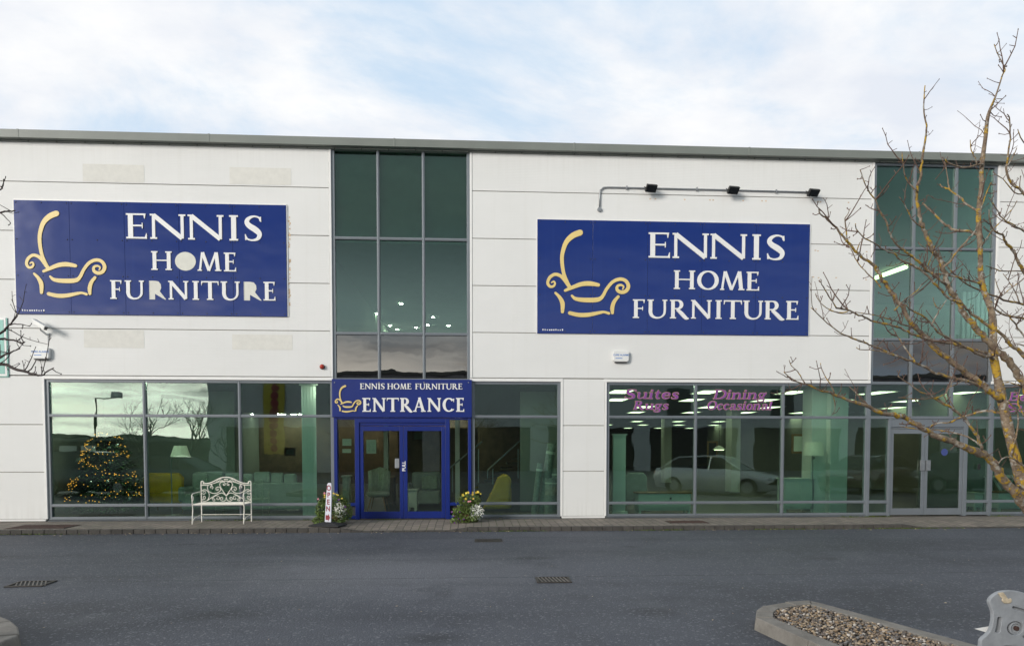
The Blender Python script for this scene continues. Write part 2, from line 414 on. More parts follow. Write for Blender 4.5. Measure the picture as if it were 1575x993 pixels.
def concrete_mat(name, c0, c1, sc=6.0):
    m = bpy.data.materials.new(name); m.use_nodes = True; t = NT(m.node_tree); b = m.node_tree.nodes['Principled BSDF']
    co = t.n('ShaderNodeTexCoord').outputs['Object']
    c = t.mix(t.ramp(t.noise(co, sc, 6, 0.65), [(0.3, 0.0), (0.72, 1.0)]), c0, c1)
    c = t.mix(t.ramp(t.noise(co, 90, 2, 0.6), [(0.6, 0.0), (0.75, 0.5)]), c, tuple(x*0.4 for x in c0))
    ri = t.n('ShaderNodeNewGeometry').outputs['Random Per Island']
    c = t.mix(t.math('MULTIPLY', ri, 0.35), c, tuple(x*0.6 for x in c0))
    m.node_tree.links.new(c, b.inputs['Base Color']); b.inputs['Roughness'].default_value = 0.92
    bn = t.n('ShaderNodeBump', ins={'Strength': 0.8, 'Distance': 0.005, 'Height': t.noise(co, 45, 5, 0.65)})
    m.node_tree.links.new(bn.outputs[0], b.inputs['Normal'])
    return m
def pebble_mat():
    m = bpy.data.materials.new('pebbles'); m.use_nodes = True; t = NT(m.node_tree); b = m.node_tree.nodes['Principled BSDF']
    ri = t.n('ShaderNodeNewGeometry').outputs['Random Per Island']
    c = t.ramp(ri, [(0.0, (0.10, 0.085, 0.075)), (0.2, (0.27, 0.19, 0.115)), (0.4, (0.20, 0.155, 0.12)), (0.6, (0.40, 0.31, 0.21)), (0.8, (0.17, 0.16, 0.155)), (0.93, (0.55, 0.50, 0.44))], 'CONSTANT')
    m.node_tree.links.new(c, b.inputs['Base Color']); b.inputs['Roughness'].default_value = 0.6
    return m
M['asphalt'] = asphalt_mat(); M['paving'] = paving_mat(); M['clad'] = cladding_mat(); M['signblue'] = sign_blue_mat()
M['bark'] = bark_mat(); M['pebble'] = pebble_mat()
M['kerb'] = concrete_mat('kerb_stone', (0.055, 0.050, 0.045), (0.105, 0.096, 0.085))
M['island'] = concrete_mat('island_kerb', (0.17, 0.155, 0.135), (0.30, 0.28, 0.25))
M['trim'] = mat('white_trim', (0.80, 0.79, 0.765), 0.4, var=0.04)
M['joint'] = mat('panel_joint', (0.30, 0.28, 0.24), 0.8, var=0.2)
M['fascia'] = mat('grey_green_fascia', (0.185, 0.20, 0.18), 0.45, var=0.08, vscale=1.2)
M['dark'] = mat('dark_gap', (0.03, 0.03, 0.03), 0.7, var=0.2)
M['frame'] = mat('grey_frame', (0.185, 0.205, 0.225), 0.38, metal=0.2, var=0.06, vscale=2.0)
M['blue'] = mat('blue_frame', (0.004, 0.018, 0.165), 0.35, var=0.08)
M['glass'] = glass_mat('green_glass', (0.78, 0.965, 0.875), 0.065, 0.0017)
M['glassup'] = glass_mat('upper_glass', (0.66, 0.86, 0.76), 0.03, 0.0005, seed=4.0)
M['doorglass'] = glass_mat('door_glass', (0.80, 0.90, 0.82), 0.02, 0.0008, seed=7.0)
M['spandrel'] = glass_mat('spandrel_glass', (0.25, 0.28, 0.30), 0.085, 0.0030, (1.0, 0.96, 0.92), seed=2.0)
M['white'] = mat('sign_white', (0.80, 0.79, 0.77), 0.45, var=0.03)
M['bare'] = mat('bare_backing', (0.70, 0.69, 0.62), 0.7, var=0.05, vscale=9)
M['gold'] = mat('sign_gold', (0.76, 0.58, 0.22), 0.4, var=0.06)
M['goldedge'] = mat('vinyl_gold', (0.70, 0.47, 0.20), 0.5, var=0.08)
M['purple'] = mat('vinyl_purple', (0.25, 0.07, 0.30), 0.5, var=0.1)
M['black'] = mat('black_plastic', (0.018, 0.018, 0.018), 0.4, var=0.2)
M['galv'] = mat('galvanised', (0.34, 0.35, 0.36), 0.45, metal=0.7, var=0.15, vscale=12)
M['gratebar'] = mat('grate_bars', (0.17, 0.155, 0.14), 0.6, metal=0.3, var=0.3, vscale=9)
M['iron'] = mat('cast_iron', (0.055, 0.048, 0.042), 0.6, metal=0.3, var=0.35, vscale=9, bump=0.002)
M['rust'] = mat('rusty_cover', (0.075, 0.038, 0.03), 0.85, var=0.25, bump=0.003, bscale=60)
M['cream'] = mat('cream_paint', (0.80, 0.765, 0.68), 0.4, var=0.05, vscale=20)
M['plastic_white'] = mat('white_plastic', (0.74, 0.74, 0.72), 0.4, var=0.05)
M['red'] = mat('red_lens', (0.42, 0.035, 0.02), 0.25, var=0.1)
M['lilac'] = mat('lilac_panel', (0.60, 0.60, 0.68), 0.45, var=0.04)
M['redink'] = mat('red_ink', (0.22, 0.012, 0.025), 0.5, var=0.1)
M['discblue'] = mat('dark_blue_disc', (0.05, 0.07, 0.22), 0.5, var=0.1)
M['blueink'] = mat('blue_ink', (0.08, 0.22, 0.55), 0.5, var=0.1)
M['rubber'] = mat('black_rubber', (0.022, 0.022, 0.024), 0.75, var=0.25, vscale=8, bump=0.002)
M['leaf'] = mat('planter_leaf', (0.13, 0.185, 0.045), 0.6, island=0.55)
M['pot'] = mat('clay_pot', (0.20, 0.10, 0.06), 0.8, var=0.2)
M['yflower'] = mat('yellow_petal', (0.75, 0.55, 0.06), 0.6, island=0.2)
M['wflower'] = mat('white_petal', (0.78, 0.78, 0.70), 0.6, island=0.15)
M['pflower'] = mat('purple_petal', (0.10, 0.02, 0.16), 0.6, island=0.4)
M['kflower'] = mat('pink_petal', (0.62, 0.25, 0.30), 0.6, island=0.2)
M['barrier'] = mat('grey_moulded_plastic', (0.30, 0.315, 0.335), 0.55, var=0.16, vscale=11, bump=0.0015, bscale=120)
M['tape'] = mat('torn_tape', (0.55, 0.46, 0.33), 0.6, var=0.3, vscale=30)
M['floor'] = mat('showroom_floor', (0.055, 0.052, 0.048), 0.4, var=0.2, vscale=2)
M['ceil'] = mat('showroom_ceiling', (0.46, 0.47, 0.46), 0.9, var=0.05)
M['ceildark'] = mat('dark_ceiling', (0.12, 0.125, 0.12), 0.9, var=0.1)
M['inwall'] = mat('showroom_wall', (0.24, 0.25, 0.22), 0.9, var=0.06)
M['brown'] = mat('brown_panelling', (0.15, 0.10, 0.06), 0.6, var=0.3, vscale=3)
M['column'] = mat('painted_column', (0.76, 0.78, 0.74), 0.7, var=0.04)
M['lampp'] = mat('ceiling_panel', (0.9, 0.9, 0.85), 0.5, emit=(1.0, 0.92, 0.64), es=3.3)
M['spot'] = mat('ceiling_spot', (0.9, 0.9, 0.85), 0.5, emit=(1.0, 0.92, 0.75), es=150)
M['coolfill'] = mat('cool_fill_strip', (0.9, 0.9, 0.9), 0.5, emit=(0.82, 0.94, 1.0), es=26)
M['tubel'] = mat('strip_lamp', (0.9, 0.9, 0.85), 0.5, emit=(1.0, 0.95, 0.55), es=5)
M['fairy'] = mat('fairy_light', (0.9, 0.5, 0.1), 0.5, emit=(1.0, 0.36, 0.04), es=2.6)
M['fir'] = mat('fir_needles', (0.075, 0.15, 0.06), 0.7, island=0.5)
M['bauble'] = mat('silver_bauble', (0.55, 0.57, 0.55), 0.2, metal=0.7)
M['mustard'] = mat('mustard_fabric', (0.58, 0.35, 0.02), 0.85, var=0.12, vscale=6, bump=0.003)
M['greysofa'] = mat('grey_green_fabric', (0.30, 0.34, 0.30), 0.9, var=0.12, vscale=5, bump=0.003)
M['greenchair'] = mat('sage_fabric', (0.30, 0.36, 0.28), 0.9, var=0.25, vscale=14, bump=0.003)
M['shade'] = mat('lampshade', (0.72, 0.72, 0.62), 0.8, emit=(0.9, 0.85, 0.6), es=0.12, var=0.08, vscale=9)
M['wood'] = mat('oak', (0.26, 0.155, 0.075), 0.5, var=0.25, vscale=9)
M['darkwood'] = mat('dark_wood', (0.07, 0.04, 0.024), 0.5, var=0.3, vscale=6)
M['paintcab'] = mat('painted_cabinet', (0.62, 0.68, 0.62), 0.5, var=0.05)
M['roll'] = mat('wrapped_roll', (0.34, 0.37, 0.33), 0.3, var=0.25, vscale=14)
M['paper'] = mat('paper', (0.75, 0.78, 0.70), 0.8, var=0.04)
M['ink'] = mat('ink', (0.10, 0.13, 0.10), 0.8, var=0.1)
M['teal'] = mat('teal_sign', (0.20, 0.47, 0.40), 0.4, var=0.06)
M['patch'] = mat('faded_patch', (0.70, 0.685, 0.635), 0.75, var=0.05, vscale=7)
M['ruststain'] = mat('rust_stain', (0.60, 0.44, 0.29), 0.9, var=0.3, vscale=14)
M['oppwall'] = mat('opposite_cladding', (0.50, 0.51, 0.53), 0.6, var=0.05)
M['oppdark'] = mat('opposite_shopfront', (0.035, 0.03, 0.028), 0.3, var=0.3)
M['hill'] = mat('wooded_hill', (0.035, 0.045, 0.03), 0.95, var=0.4, vscale=0.2)
M['silver'] = mat('silver_paint', (0.62, 0.64, 0.66), 0.28, metal=0.25, coat=0.6)
M['darkpaint'] = mat('dark_paint', (0.02, 0.025, 0.035), 0.25, metal=0.3, coat=0.8)
M['redpaint'] = mat('maroon_paint', (0.06, 0.012, 0.015), 0.25, metal=0.3, coat=0.8)
M['carglass'] = mat('car_glass', (0.015, 0.018, 0.02), 0.06, spec=0.6)
M['twigbrown'] = mat('brown_twig', (0.125, 0.072, 0.052), 0.85, var=0.4, vscale=30)
M['twig'] = mat('dark_twig', (0.05, 0.038, 0.034), 0.85, var=0.35, vscale=30)
M['litter'] = mat('fallen_leaf', (0.42, 0.33, 0.22), 0.8, island=0.6)
M['moss'] = mat('moss', (0.085, 0.12, 0.02), 0.95, island=0.5)
M['yellow'] = mat('yellow_banner', (0.42, 0.34, 0.03), 0.6, var=0.05)
# ================================================================== GROUND
ROADZ, PAVZ = 0.0, 0.10
g = MB(); g.face([(-700, -700, ROADZ), (700, -700, ROADZ), (700, 700, ROADZ), (-700, 700, ROADZ)])
tag(g.build('asphalt_road', M['asphalt']), 'dark grey worn asphalt car park in front of the showroom', 'road', kind='structure')
KY = -1.62                                           # kerb line
def kerb_h(x):
    """top of the kerb: lowered in front of the two doors"""
    h = 1.0
    for a, b in ((-2.35, -0.55), (9.75, 12.6)):
        lo, hi = a-0.45, b+0.45
        if lo < x < hi:
            q = min(1.0, min((x-lo)/0.45, (hi-x)/0.45)); h = min(h, 1 - q*0.78)
    return 0.004 + 0.085*h
pv = MB(); xs = [-30 + i*0.1 for i in range(561)]
rows = [(0.0, 0.0), (0.5, 0.0), (0.8, 0.05), (1.0, 1.0)]
ys = [0.2, -0.7, -1.15, KY+0.11]
b0 = len(pv.v)
for x in xs:
    for y, f in zip(ys, (0, 0.1, 0.55, 1)):
        base = PAVZ - 0.006*f; pv.v.append((x, y, base*(1-f) + kerb_h(x)*f + 0.001*f))
for i in range(len(xs)-1):
    for j in range(3):
        a = b0+i*4+j; pv.f.append((a, a+1, a+5, a+4)); pv.m.append(0)
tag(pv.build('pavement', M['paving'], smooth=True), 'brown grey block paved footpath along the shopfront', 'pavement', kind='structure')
kb = MB(); x = -30.0; random.seed(5)
while x < 26:
    x1 = x + 0.218; c = (x+x1)/2
    z0a, z1a = kerb_h(x), kerb_h(x1); dy = random.uniform(-0.006, 0.006)
    b = len(kb.v)
    for yy in (KY+dy, KY+0.115):
        for xx, zz in ((x+0.004, -0.02), (x1-0.004, -0.02), (x1-0.004, z1a+random.uniform(-0.002, 0.003)), (x+0.004, z0a+random.uniform(-0.002, 0.003))):
            kb.v.append((xx, yy, zz))
    for q in ((0,1,2,3), (7,6,5,4), (0,4,5,1), (1,5,6,2), (2,6,7,3), (3,7,4,0)):
        kb.f.append(tuple(b+i for i in q)); kb.m.append(0)
    x = x1
kb.build('kerb', M['kerb'], bevel=0.007).__setitem__('kind', 'structure')
bpy.data.objects['kerb']['label'] = 'row of dark kerb blocks lowered at the doorways'; bpy.data.objects['kerb']['category'] = 'kerb'

# ================================================================== BUILDING
BX0, BX1 = -22.0, 24.0
X = dict(w1l=-9.53, m1=-7.40, m2=-5.30, t1l=-3.195, t1a=-2.155, t1b=-1.135, t1r=-0.08, w3r=2.015, w4l=3.09, m4=5.215, m5=7.32,
         t2l=9.415, t2a=10.43, t2b=11.45, t2r=12.45, dl=9.965, dm=10.825, dr=11.785)
HEAD, TRAN, RAIL, BASE = 3.265, 2.465, 0.45, 0.125
T1Z = (8.50, 6.485, 4.345, 3.265); T2Z = (8.44, 6.465, 4.32, 3.25)
FB, FT = 8.475, 8.635
bld = thing('furniture_showroom', 'long white clad furniture showroom with green glass shopfront and two tall glazed bays', 'building', (0, 0, 0))
J = [7.58, 6.515, 5.45, 4.385, 3.32]
wall = MB(); jn = MB(); trim = MB()
def panels(x0, x1, zs, lip0=True, lip1=True):
    """stack of cladding panels with open joints between"""
    a, b = x0 + (0.055 if lip0 else 0), x1 - (0.055 if lip1 else 0)
    for zb, zt in zip(zs[1:], zs[:-1]): wall.box(a, 0.0, zb+0.008, b, 0.06, zt-0.008)
    jn.box(a, 0.02, zs[-1], b, 0.10, zs[0])
    for q, f in ((x0, lip0), (x1, lip1)):
        if f:
            s0, s1 = (q, q+0.05) if q == x0 else (q-0.05, q)
            trim.box(s0, -0.012, zs[-1], s1, 0.11, zs[0])
up = [FB+0.02] + J
panels(BX0, X['t1l'], up[:-1] + [J[4]+0.03], False, True)
panels(X['t1r'], X['t2l'], up[:-1] + [J[4]+0.03], True, True)
panels(X['t2r'], BX1, up[:-1] + [J[4]+0.03], True, False)
for x0, x1 in ((X['w1l'], X['t1l']), (X['t1r']+0.02, X['w3r']+0.04), (X['w4l']-0.04, X['t2l']), (X['t2r'], BX1)):
    trim.box(x0-0.03, -0.014, HEAD+0.005, x1, 0.11, HEAD+0.075)
lowz = [J[4]+0.022, 2.26, 1.20, PAVZ+0.05]
panels(-11.45, X['w1l'], lowz, False, True); panels(BX0, -11.458, lowz, False, False)
panels(X['w3r'], X['w4l'], lowz, True, True)
for x0, x1 in ((BX0, X['w1l']-0.04), (X['w3r']+0.03, X['w4l']-0.03)): trim.box(x0, -0.02, PAVZ+0.005, x1, 0.1, PAVZ+0.048)
wall.build('wall', M['clad'], bld, bevel=0.004); jn.build('wall_backing', M['joint'], bld); trim.build('corner_trim', M['trim'], bld, bevel=0.004)
# fascia: gutter band with a shadow gap and small fixing studs below it
fa = MB(); x = BX0
while x < BX1:
    x1 = min(x + 4.05, BX1); fa.box(x+0.006, -0.16, FB-0.016, x1-0.006, 0.5, FT); fa.box(x1-0.03, -0.165, FB-0.02, x1+0.012, -0.14, FT+0.006); x = x1
fa.box(BX0, -0.05, FB-0.045, BX1, 0.4, FB-0.018); fa.cur = 1; x = BX0 + 0.3
while x < BX1: fa.ball((x, -0.06, FB-0.047), 0.016, 6); x += 0.6
fa.build('fascia', [M['fascia'], M['dark']], bld, bevel=0.005)
roof = MB(); roof.box(BX0, 0.5, FT-0.25, BX1, 46, FT-0.2); roof.box(BX0, 45.9, 0, BX1, 46.2, FT-0.25); roof.box(BX0-0.3, 0.11, 0, BX0-0.005, 46.2, FT-0.2); roof.box(BX1+0.005, 0.11, 0, BX1+0.3, 46.2, FT-0.2)
roof.build('roof', M['dark'], bld)

FW = 0.062
def glazing(name, xs, zs, mframe, glass, mgl, skip=(), fw=FW, lab=None, y0=0.025, y1=0.13, gy=0.075, sill=True, outer=0.07):
    """bars at xs and zs, one sheet of glass per opening; glass is a list per row (True glass, else the material for that row)"""
    fr = MB()
    for i, x in enumerate(xs):
        w_ = outer if i in (0, len(xs)-1) else fw
        a, b = (x, x+w_) if i == 0 else ((x-w_, x) if i == len(xs)-1 else (x-w_/2, x+w_/2))
        fr.box(a, y0, zs[-1], b, y1, zs[0])
        if 0 < i < len(xs)-1: fr.box(x-0.012, y0-0.012, zs[-1]+0.01, x+0.012, y0+0.002, zs[0]-0.01)
    for i in range(len(xs)-1):
        a = xs[i] + (outer if i == 0 else fw/2); b = xs[i+1] - (outer if i == len(xs)-2 else fw/2)
        for j, z in enumerate(zs):
            c, d = (z-0.06, z) if j == 0 else ((z, z+0.065) if j == len(zs)-1 else (z-fw/2, z+fw/2))
            fr.box(a, y0+0.004, c, b, y1-0.01, d)
            fr.box(a, y0-0.006, c+0.018, b, y0+0.006, d-0.018)
    if sill: fr.box(xs[0], y0-0.035, PAVZ+0.002, xs[-1], y1, zs[-1]-0.012)
    o = fr.build(name, mframe, bld, bevel=0.003)
    if lab: o['label'] = lab
    k = {}
    for i in range(len(xs)-1):
        a = xs[i] + (outer if i == 0 else fw/2); b = xs[i+1] - (outer if i == len(xs)-2 else fw/2)
        for j in range(len(zs)-1):
            if (i, j) in skip: continue
            gm = mgl[j] if isinstance(mgl, list) else mgl
            k.setdefault(gm, MB()).box(a-0.004, gy, zs[j+1]-0.004+fw/2, b+0.004, gy+0.008, zs[j]+0.004-fw/2)
    for gm, mb in k.items(): mb.build('pane', M[gm], o)
    return o
zrow = [HEAD, TRAN, RAIL, BASE]
w1 = glazing('shop_window', [X['w1l'], X['m1'], X['m2'], X['t1l']], zrow, M['frame'], True, 'glass')
w3 = glazing('shop_window', [X['t1r']+0.03, X['w3r']], zrow, M['frame'], True, 'glass')
w4 = glazing('shop_window', [X['w4l'], X['m4'], X['m5'], X['t2l']], zrow, M['frame'], True, 'glass')
w6 = glazing('shop_window', [X['t2r'], 13.55, 15.65, 17.75, 19.85], zrow, M['frame'], True, 'glass')
t1 = glazing('tall_window', [X['t1l'], X['t1a'], X['t1b'], X['t1r']], list(T1Z), M['frame'], True, ['glassup', 'glassup', 'spandrel'], sill=False)
t2 = glazing('tall_window', [X['t2l'], X['t2a'], X['t2b'], X['t2r']], list(T2Z), M['frame'], True, ['glassup', 'glassup', 'spandrel'], sill=False)
# dark backing board behind the spandrel glass
for t_, z0, z1, x0, x1 in ((t1, 3.30, 4.30, X['t1l'], X['t1r']), (t2, 3.30, 4.28, X['t2l'], X['t2r'])):
    MB().box(x0+0.08, 0.14, z0, x1-0.08, 0.17, z1).build('spandrel_panel', M['dark'], t_)
# ---- main entrance in blue
EL, ER = X['t1l']+0.01, X['t1r']+0.02
DZ1 = 2.24; D0, DM, D1 = -2.615, -1.615, -0.655
en = MB()
for a, b in ((EL, EL+0.075), (D0-0.10, D0), (D1, D1+0.10), (ER-0.075, ER)): en.box(a, -0.03, PAVZ+0.005, b, 0.12, 2.43)
en.box(D0, -0.03, DZ1+0.08, D1, 0.12, 2.43); en.box(D0, 0.0, DZ1+0.012, D1, 0.10, DZ1+0.075)
for a, b in ((EL+0.075, D0-0.10), (D1+0.10, ER-0.075)):
    en.box(a, -0.025, RAIL-0.035, b, 0.11, RAIL+0.035); en.box(a, -0.025, PAVZ+0.02, b, 0.11, PAVZ+0.09); en.box(a, -0.025, 2.39, b, 0.11, 2.428)
ent = en.build('door_frame', M['blue'], bld, bevel=0.004); ent['label'] = 'blue metal frame round the main entrance doors'
for a, b in ((EL+0.07, D0-0.095), (D1+0.095, ER-0.07)):
    MB().box(a, 0.05, RAIL+0.03, b, 0.058, 2.40).build('pane', M['doorglass'], ent); MB().box(a, 0.05, PAVZ+0.085, b, 0.062, RAIL-0.03).build('kick_panel', M['dark'], ent)
def door(x0, x1, z0, z1, mframe, st=0.085, y0=-0.005, lab=None, top=0.11, bot=0.16):
    f = MB(); f.box(x0, y0, z0, x0+st, y0+0.055, z1); f.box(x1-st, y0, z0, x1, y0+0.055, z1)
    f.box(x0+st, y0+0.002, z0, x1-st, y0+0.053, z0+bot); f.box(x0+st, y0+0.002, z1-top, x1-st, y0+0.053, z1)
    o = f.build('door', mframe, bld, bevel=0.004)
    MB().box(x0+st-0.005, y0+0.02, z0+bot-0.005, x1-st+0.005, y0+0.028, z1-top+0.005).build('pane', M['doorglass'], o)
    if lab: o['label'] = lab
    return o
dA = door(D0+0.005, DM-0.003, PAVZ+0.02, DZ1, M['blue'], lab='blue framed entrance door with a steel push plate')
dB = door(DM+0.003, D1-0.005, PAVZ+0.02, DZ1, M['blue'], lab='blue framed entrance door with a pull plate')
p = at(612, 716)
MB().box(p.x-0.065, -0.03, 1.30-0.02, p.x+0.035, -0.006, 1.30+0.20).build('handle', M['galv'], dA, bevel=0.004)
# ---- grey side doors under the second tall bay
sd = MB(); GZ = 2.19
for a, b in ((X['t2l']-0.03, X['t2l']+0.035), (X['dl']-0.06, X['dl']+0.0), (X['dr'], X['dr']+0.09), (X['t2r']-0.035, X['t2r']+0.03)): sd.box(a, 0.015, PAVZ+0.005, b, 0.14, TRAN-0.03)
sd.box(X['t2l']-0.03, 0.01, TRAN-0.03, X['t2r']+0.03, 0.14, TRAN+0.035)
sd.box(X['dl'], 0.03, GZ+0.05, X['dr'], 0.13, TRAN-0.03); sd.box(X['dl'], 0.06, GZ+0.008, X['dr'], 0.13, GZ+0.05)
for x in (X['t2l'], X['t2a'], X['t2b'], X['t2r']): sd.box(x-0.035, 0.02, TRAN+0.035, x+0.035, 0.13, 3.25)
for a, b in ((X['t2l']+0.035, X['dl']-0.06), (X['dr']+0.09, X['t2r']-0.035)):
    for z in (RAIL, PAVZ+0.06): sd.box(a, 0.02, z-0.035, b, 0.13, z+0.035)
sdo = sd.build('side_door_frame', M['frame'], bld, bevel=0.003)
pn = MB()
for a, b in ((X['t2l']+0.03, X['dl']-0.055), (X['dr']+0.085, X['t2r']-0.03)):
    pn.box(a, 0.07, RAIL+0.03, b, 0.078, TRAN-0.02); pn.box(a, 0.07, PAVZ+0.09, b, 0.078, RAIL-0.03)
for a, b in ((X['t2l'], X['t2a']), (X['t2a'], X['t2b']), (X['t2b'], X['t2r'])): pn.box(a+0.03, 0.07, TRAN+0.03, b-0.03, 0.078, 3.255)
pn.build('pane', M['glass'], sdo)
dC = door(X['dl']+0.004, X['dm']-0.003, PAVZ+0.03, GZ, M['frame'], 0.075, 0.04, lab='grey framed side door nearer the main entrance')
dD = door(X['dm']+0.003, X['dr']-0.004, PAVZ+0.03, GZ, M['frame'], 0.075, 0.04, lab='grey framed side door with a blue disc sticker on its glass')
for d_, s_ in ((dC, -1), (dD, 1)):
    h = MB(); h.box(X['dm']+s_*0.02, 0.0, 1.20, X['dm']+s_*0.125, 0.035, 1.45); h.build('handle', M['galv'], d_, bevel=0.004)
q = at(1453, 695, 0.05); MB().lathe((q.x, 0.056, q.z), [(0.001, -0.001), (0.085, -0.001), (0.085, 0.002)], 18, 'y').build('sticker', M['discblue'], dD)
q = at(1506, 716, 0.0); MB().box(q.x-0.03, -0.01, q.z-0.09, q.x+0.03, 0.02, q.z+0.05).build('door_buzzer', M['black'], sdo, bevel=0.006)
# ---- pale patches and rust where older signs were taken down
for (xa, ya, xb, yb) in ((127, 252, 222, 281), (353, 257, 448, 285), (129, 507, 222, 535), (357, 514, 450, 538)):
    a, b = at(xa, ya), at(xb, yb); MB().box(a.x, -0.0035, b.z, b.x, 0.01, a.z).build('faded_patch', M['patch'], bld)
random.seed(3); rs = MB()
for py in range(334, 472, 3):
    if random.random() < 0.6:
        c = at(445 + random.uniform(-1.0, 1.2), py); r_ = random.uniform(0.008, 0.022)
        rs.box(c.x-r_, -0.003, c.z-r_*random.uniform(0.8, 2.2), c.x+r_, 0.01, c.z+r_)
for px in (1000, 1008, 1053, 1092, 1097, 1143, 1172, 1178, 1258, 1262, 1305):
    c = at(px, 306 + (px-1000)*0.018, 0); rs.box(c.x-0.018, -0.003, c.z-0.012, c.x+0.018, 0.01, c.z+0.012)
for px, py in ((1254, 385), (1258, 386), (1251, 426), (1259, 427), (1286, 427), (1255, 475), (1332, 430), (1333, 387)):
    c = at(px, py); rs.box(c.x-0.02, -0.003, c.z-0.01, c.x+0.02, 0.01, c.z+0.01)
rs.build('rust_stain', M['ruststain'], bld)

# ================================================================== SHOWROOM INSIDE
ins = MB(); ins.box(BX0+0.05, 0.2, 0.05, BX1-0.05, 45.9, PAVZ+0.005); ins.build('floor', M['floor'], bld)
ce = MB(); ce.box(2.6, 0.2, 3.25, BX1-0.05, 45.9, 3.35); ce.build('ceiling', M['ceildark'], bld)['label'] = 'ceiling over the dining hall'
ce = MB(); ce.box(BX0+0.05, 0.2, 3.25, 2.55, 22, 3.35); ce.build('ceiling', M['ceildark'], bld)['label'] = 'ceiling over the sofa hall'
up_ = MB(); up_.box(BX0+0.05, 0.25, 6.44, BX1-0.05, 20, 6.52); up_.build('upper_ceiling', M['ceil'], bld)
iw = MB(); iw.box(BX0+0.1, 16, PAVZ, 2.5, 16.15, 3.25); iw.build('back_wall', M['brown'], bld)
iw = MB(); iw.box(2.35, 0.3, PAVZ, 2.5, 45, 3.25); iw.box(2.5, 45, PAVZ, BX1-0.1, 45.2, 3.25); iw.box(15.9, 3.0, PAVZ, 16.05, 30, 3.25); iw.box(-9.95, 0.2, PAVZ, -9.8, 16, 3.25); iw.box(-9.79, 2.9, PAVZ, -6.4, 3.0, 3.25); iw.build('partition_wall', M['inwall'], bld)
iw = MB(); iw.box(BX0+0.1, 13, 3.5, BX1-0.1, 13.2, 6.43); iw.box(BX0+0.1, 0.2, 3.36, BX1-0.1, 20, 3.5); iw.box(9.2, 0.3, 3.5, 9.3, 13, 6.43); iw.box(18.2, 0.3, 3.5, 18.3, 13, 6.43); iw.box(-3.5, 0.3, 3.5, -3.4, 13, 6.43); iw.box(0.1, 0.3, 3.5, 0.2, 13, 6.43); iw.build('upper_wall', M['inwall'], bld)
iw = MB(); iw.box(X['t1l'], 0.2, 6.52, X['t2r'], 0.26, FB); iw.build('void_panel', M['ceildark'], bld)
dw = MB()                                            # lighter lobby wall behind the side doors
dw.box(at(1414, 690, 2.6).x, 2.6, PAVZ, 14.6, 2.7, 3.24); dw.build('lobby_wall', M['inwall'], bld)
# white louvred screen upstairs behind the second tall bay
sc = MB()
for i in range(9): a = at(1483 + i*7.2, 470, 4.0); sc.box(a.x-0.05, 4.0, 4.2, a.x+0.05, 4.08, 6.40)
sc.box(at(1478, 470, 4).x, 4.085, 4.95, at(1545, 470, 4).x, 4.15, 5.15); sc.build('louvre_screen', M['column'], bld)
# painted columns
def column(px0, px1, Y, dy, name='column', top=3.25, mt='column'):
    a, b = at(px0, 690, Y), at(px1, 690, Y)
    return MB().box(a.x, Y, PAVZ, b.x, Y+dy, top).build(name, M[mt], bld, bevel=0.006)
column(1277, 1304, 0.75, 0.75); column(1248, 1277, 0.95, 0.5); column(1125, 1139, 9.0, 0.6); column(1022, 1033, 16.0, 0.6)
column(590, 597, 6.0, 0.25); column(700, 707, 4.2, 0.25)
# ---- lights
def ceiling_panel(x, y, z):
    t = thing('ceiling_light', 'pale rectangular ceiling light panel glowing inside the dining hall', 'ceiling light', (x, y, z), 'ceiling light panels in the dining hall')
    MB().box(x-0.27, y-0.57, z-0.012, x+0.27, y+0.57, z-0.004).build('diffuser', M['lampp'], t)
    f = MB(); f.box(x-0.30, y-0.60, z-0.02, x-0.27, y+0.60, z); f.box(x+0.27, y-0.60, z-0.02, x+0.30, y+0.60, z); f.box(x-0.27, y-0.60, z-0.02, x+0.27, y-0.57, z); f.box(x-0.27, y+0.57, z-0.02, x+0.27, y+0.60, z)
    f.build('frame', M['plastic_white'], t); return t
cp = None
for r_, y in enumerate((2.3, 5.3, 8.9, 12.6, 17.2, 22.2, 28.0, 34.8)):
    for c in range(10):
        x = 3.9 + c*2.35 + (0.55 if r_ % 2 else 0.0)
        if x > 15.6 and y > 3.2 and r_ > 2: pass
        if x > 22: continue
        if cp is None: cp = ceiling_panel(x, y, 3.25)
        else: o = copy_tree(cp); o.location = (x, y, 3.25)
sp0 = None; random.seed(21)
spots = [(263, 672), (275, 675)]
def spotlight(x, y, z, lab, grp):
    t = thing('ceiling_spotlight', lab, 'spotlight', (x, y, z), grp)
    MB().lathe((x, y, z), [(0.055, -0.022), (0.055, -0.016)], 12).build('lens', M['spot'], t)
    MB().lathe((x, y, z), [(0.075, -0.014), (0.085, -0.001)], 14).build('rim', M['plastic_white'], t); return t
gs = 'round ceiling spotlights in the sofa hall'; ls = 'small round spotlight glowing in the dark sofa hall ceiling'
for (px, py) in ((331, 652), (345, 656), (359, 645), (359, 648), (358, 651), (331, 661), (337, 662), (342, 663), (348, 665), (379, 660), (388, 663), (429, 656), (434, 657), (430, 654), (453, 647), (454, 651), (450, 664), (438, 677), (462, 674), (521, 663), (547, 656), (546, 662), (589, 654), (584, 662), (635, 659), (670, 660), (694, 665), (698, 664), (702, 662), (705, 661), (292, 653), (301, 655)):
    d = ray(px, py); t_ = (3.25-CAM.z)/d.z; q = CAM + d*t_
    if q.y > 15.5 or q.y < 0.5:
        t_ = (15.0 - CAM.y)/d.y if q.y > 15.5 else t_; q = CAM + d*t_; q.z = 3.25 if q.y < 0.5 else min(q.z, 3.25)
        if q.y < 0.5: continue
    if sp0 is None: sp0 = spotlight(q.x, q.y, 3.25, ls, gs)
    else: o = copy_tree(sp0); o.location = (q.x, q.y, 3.25)
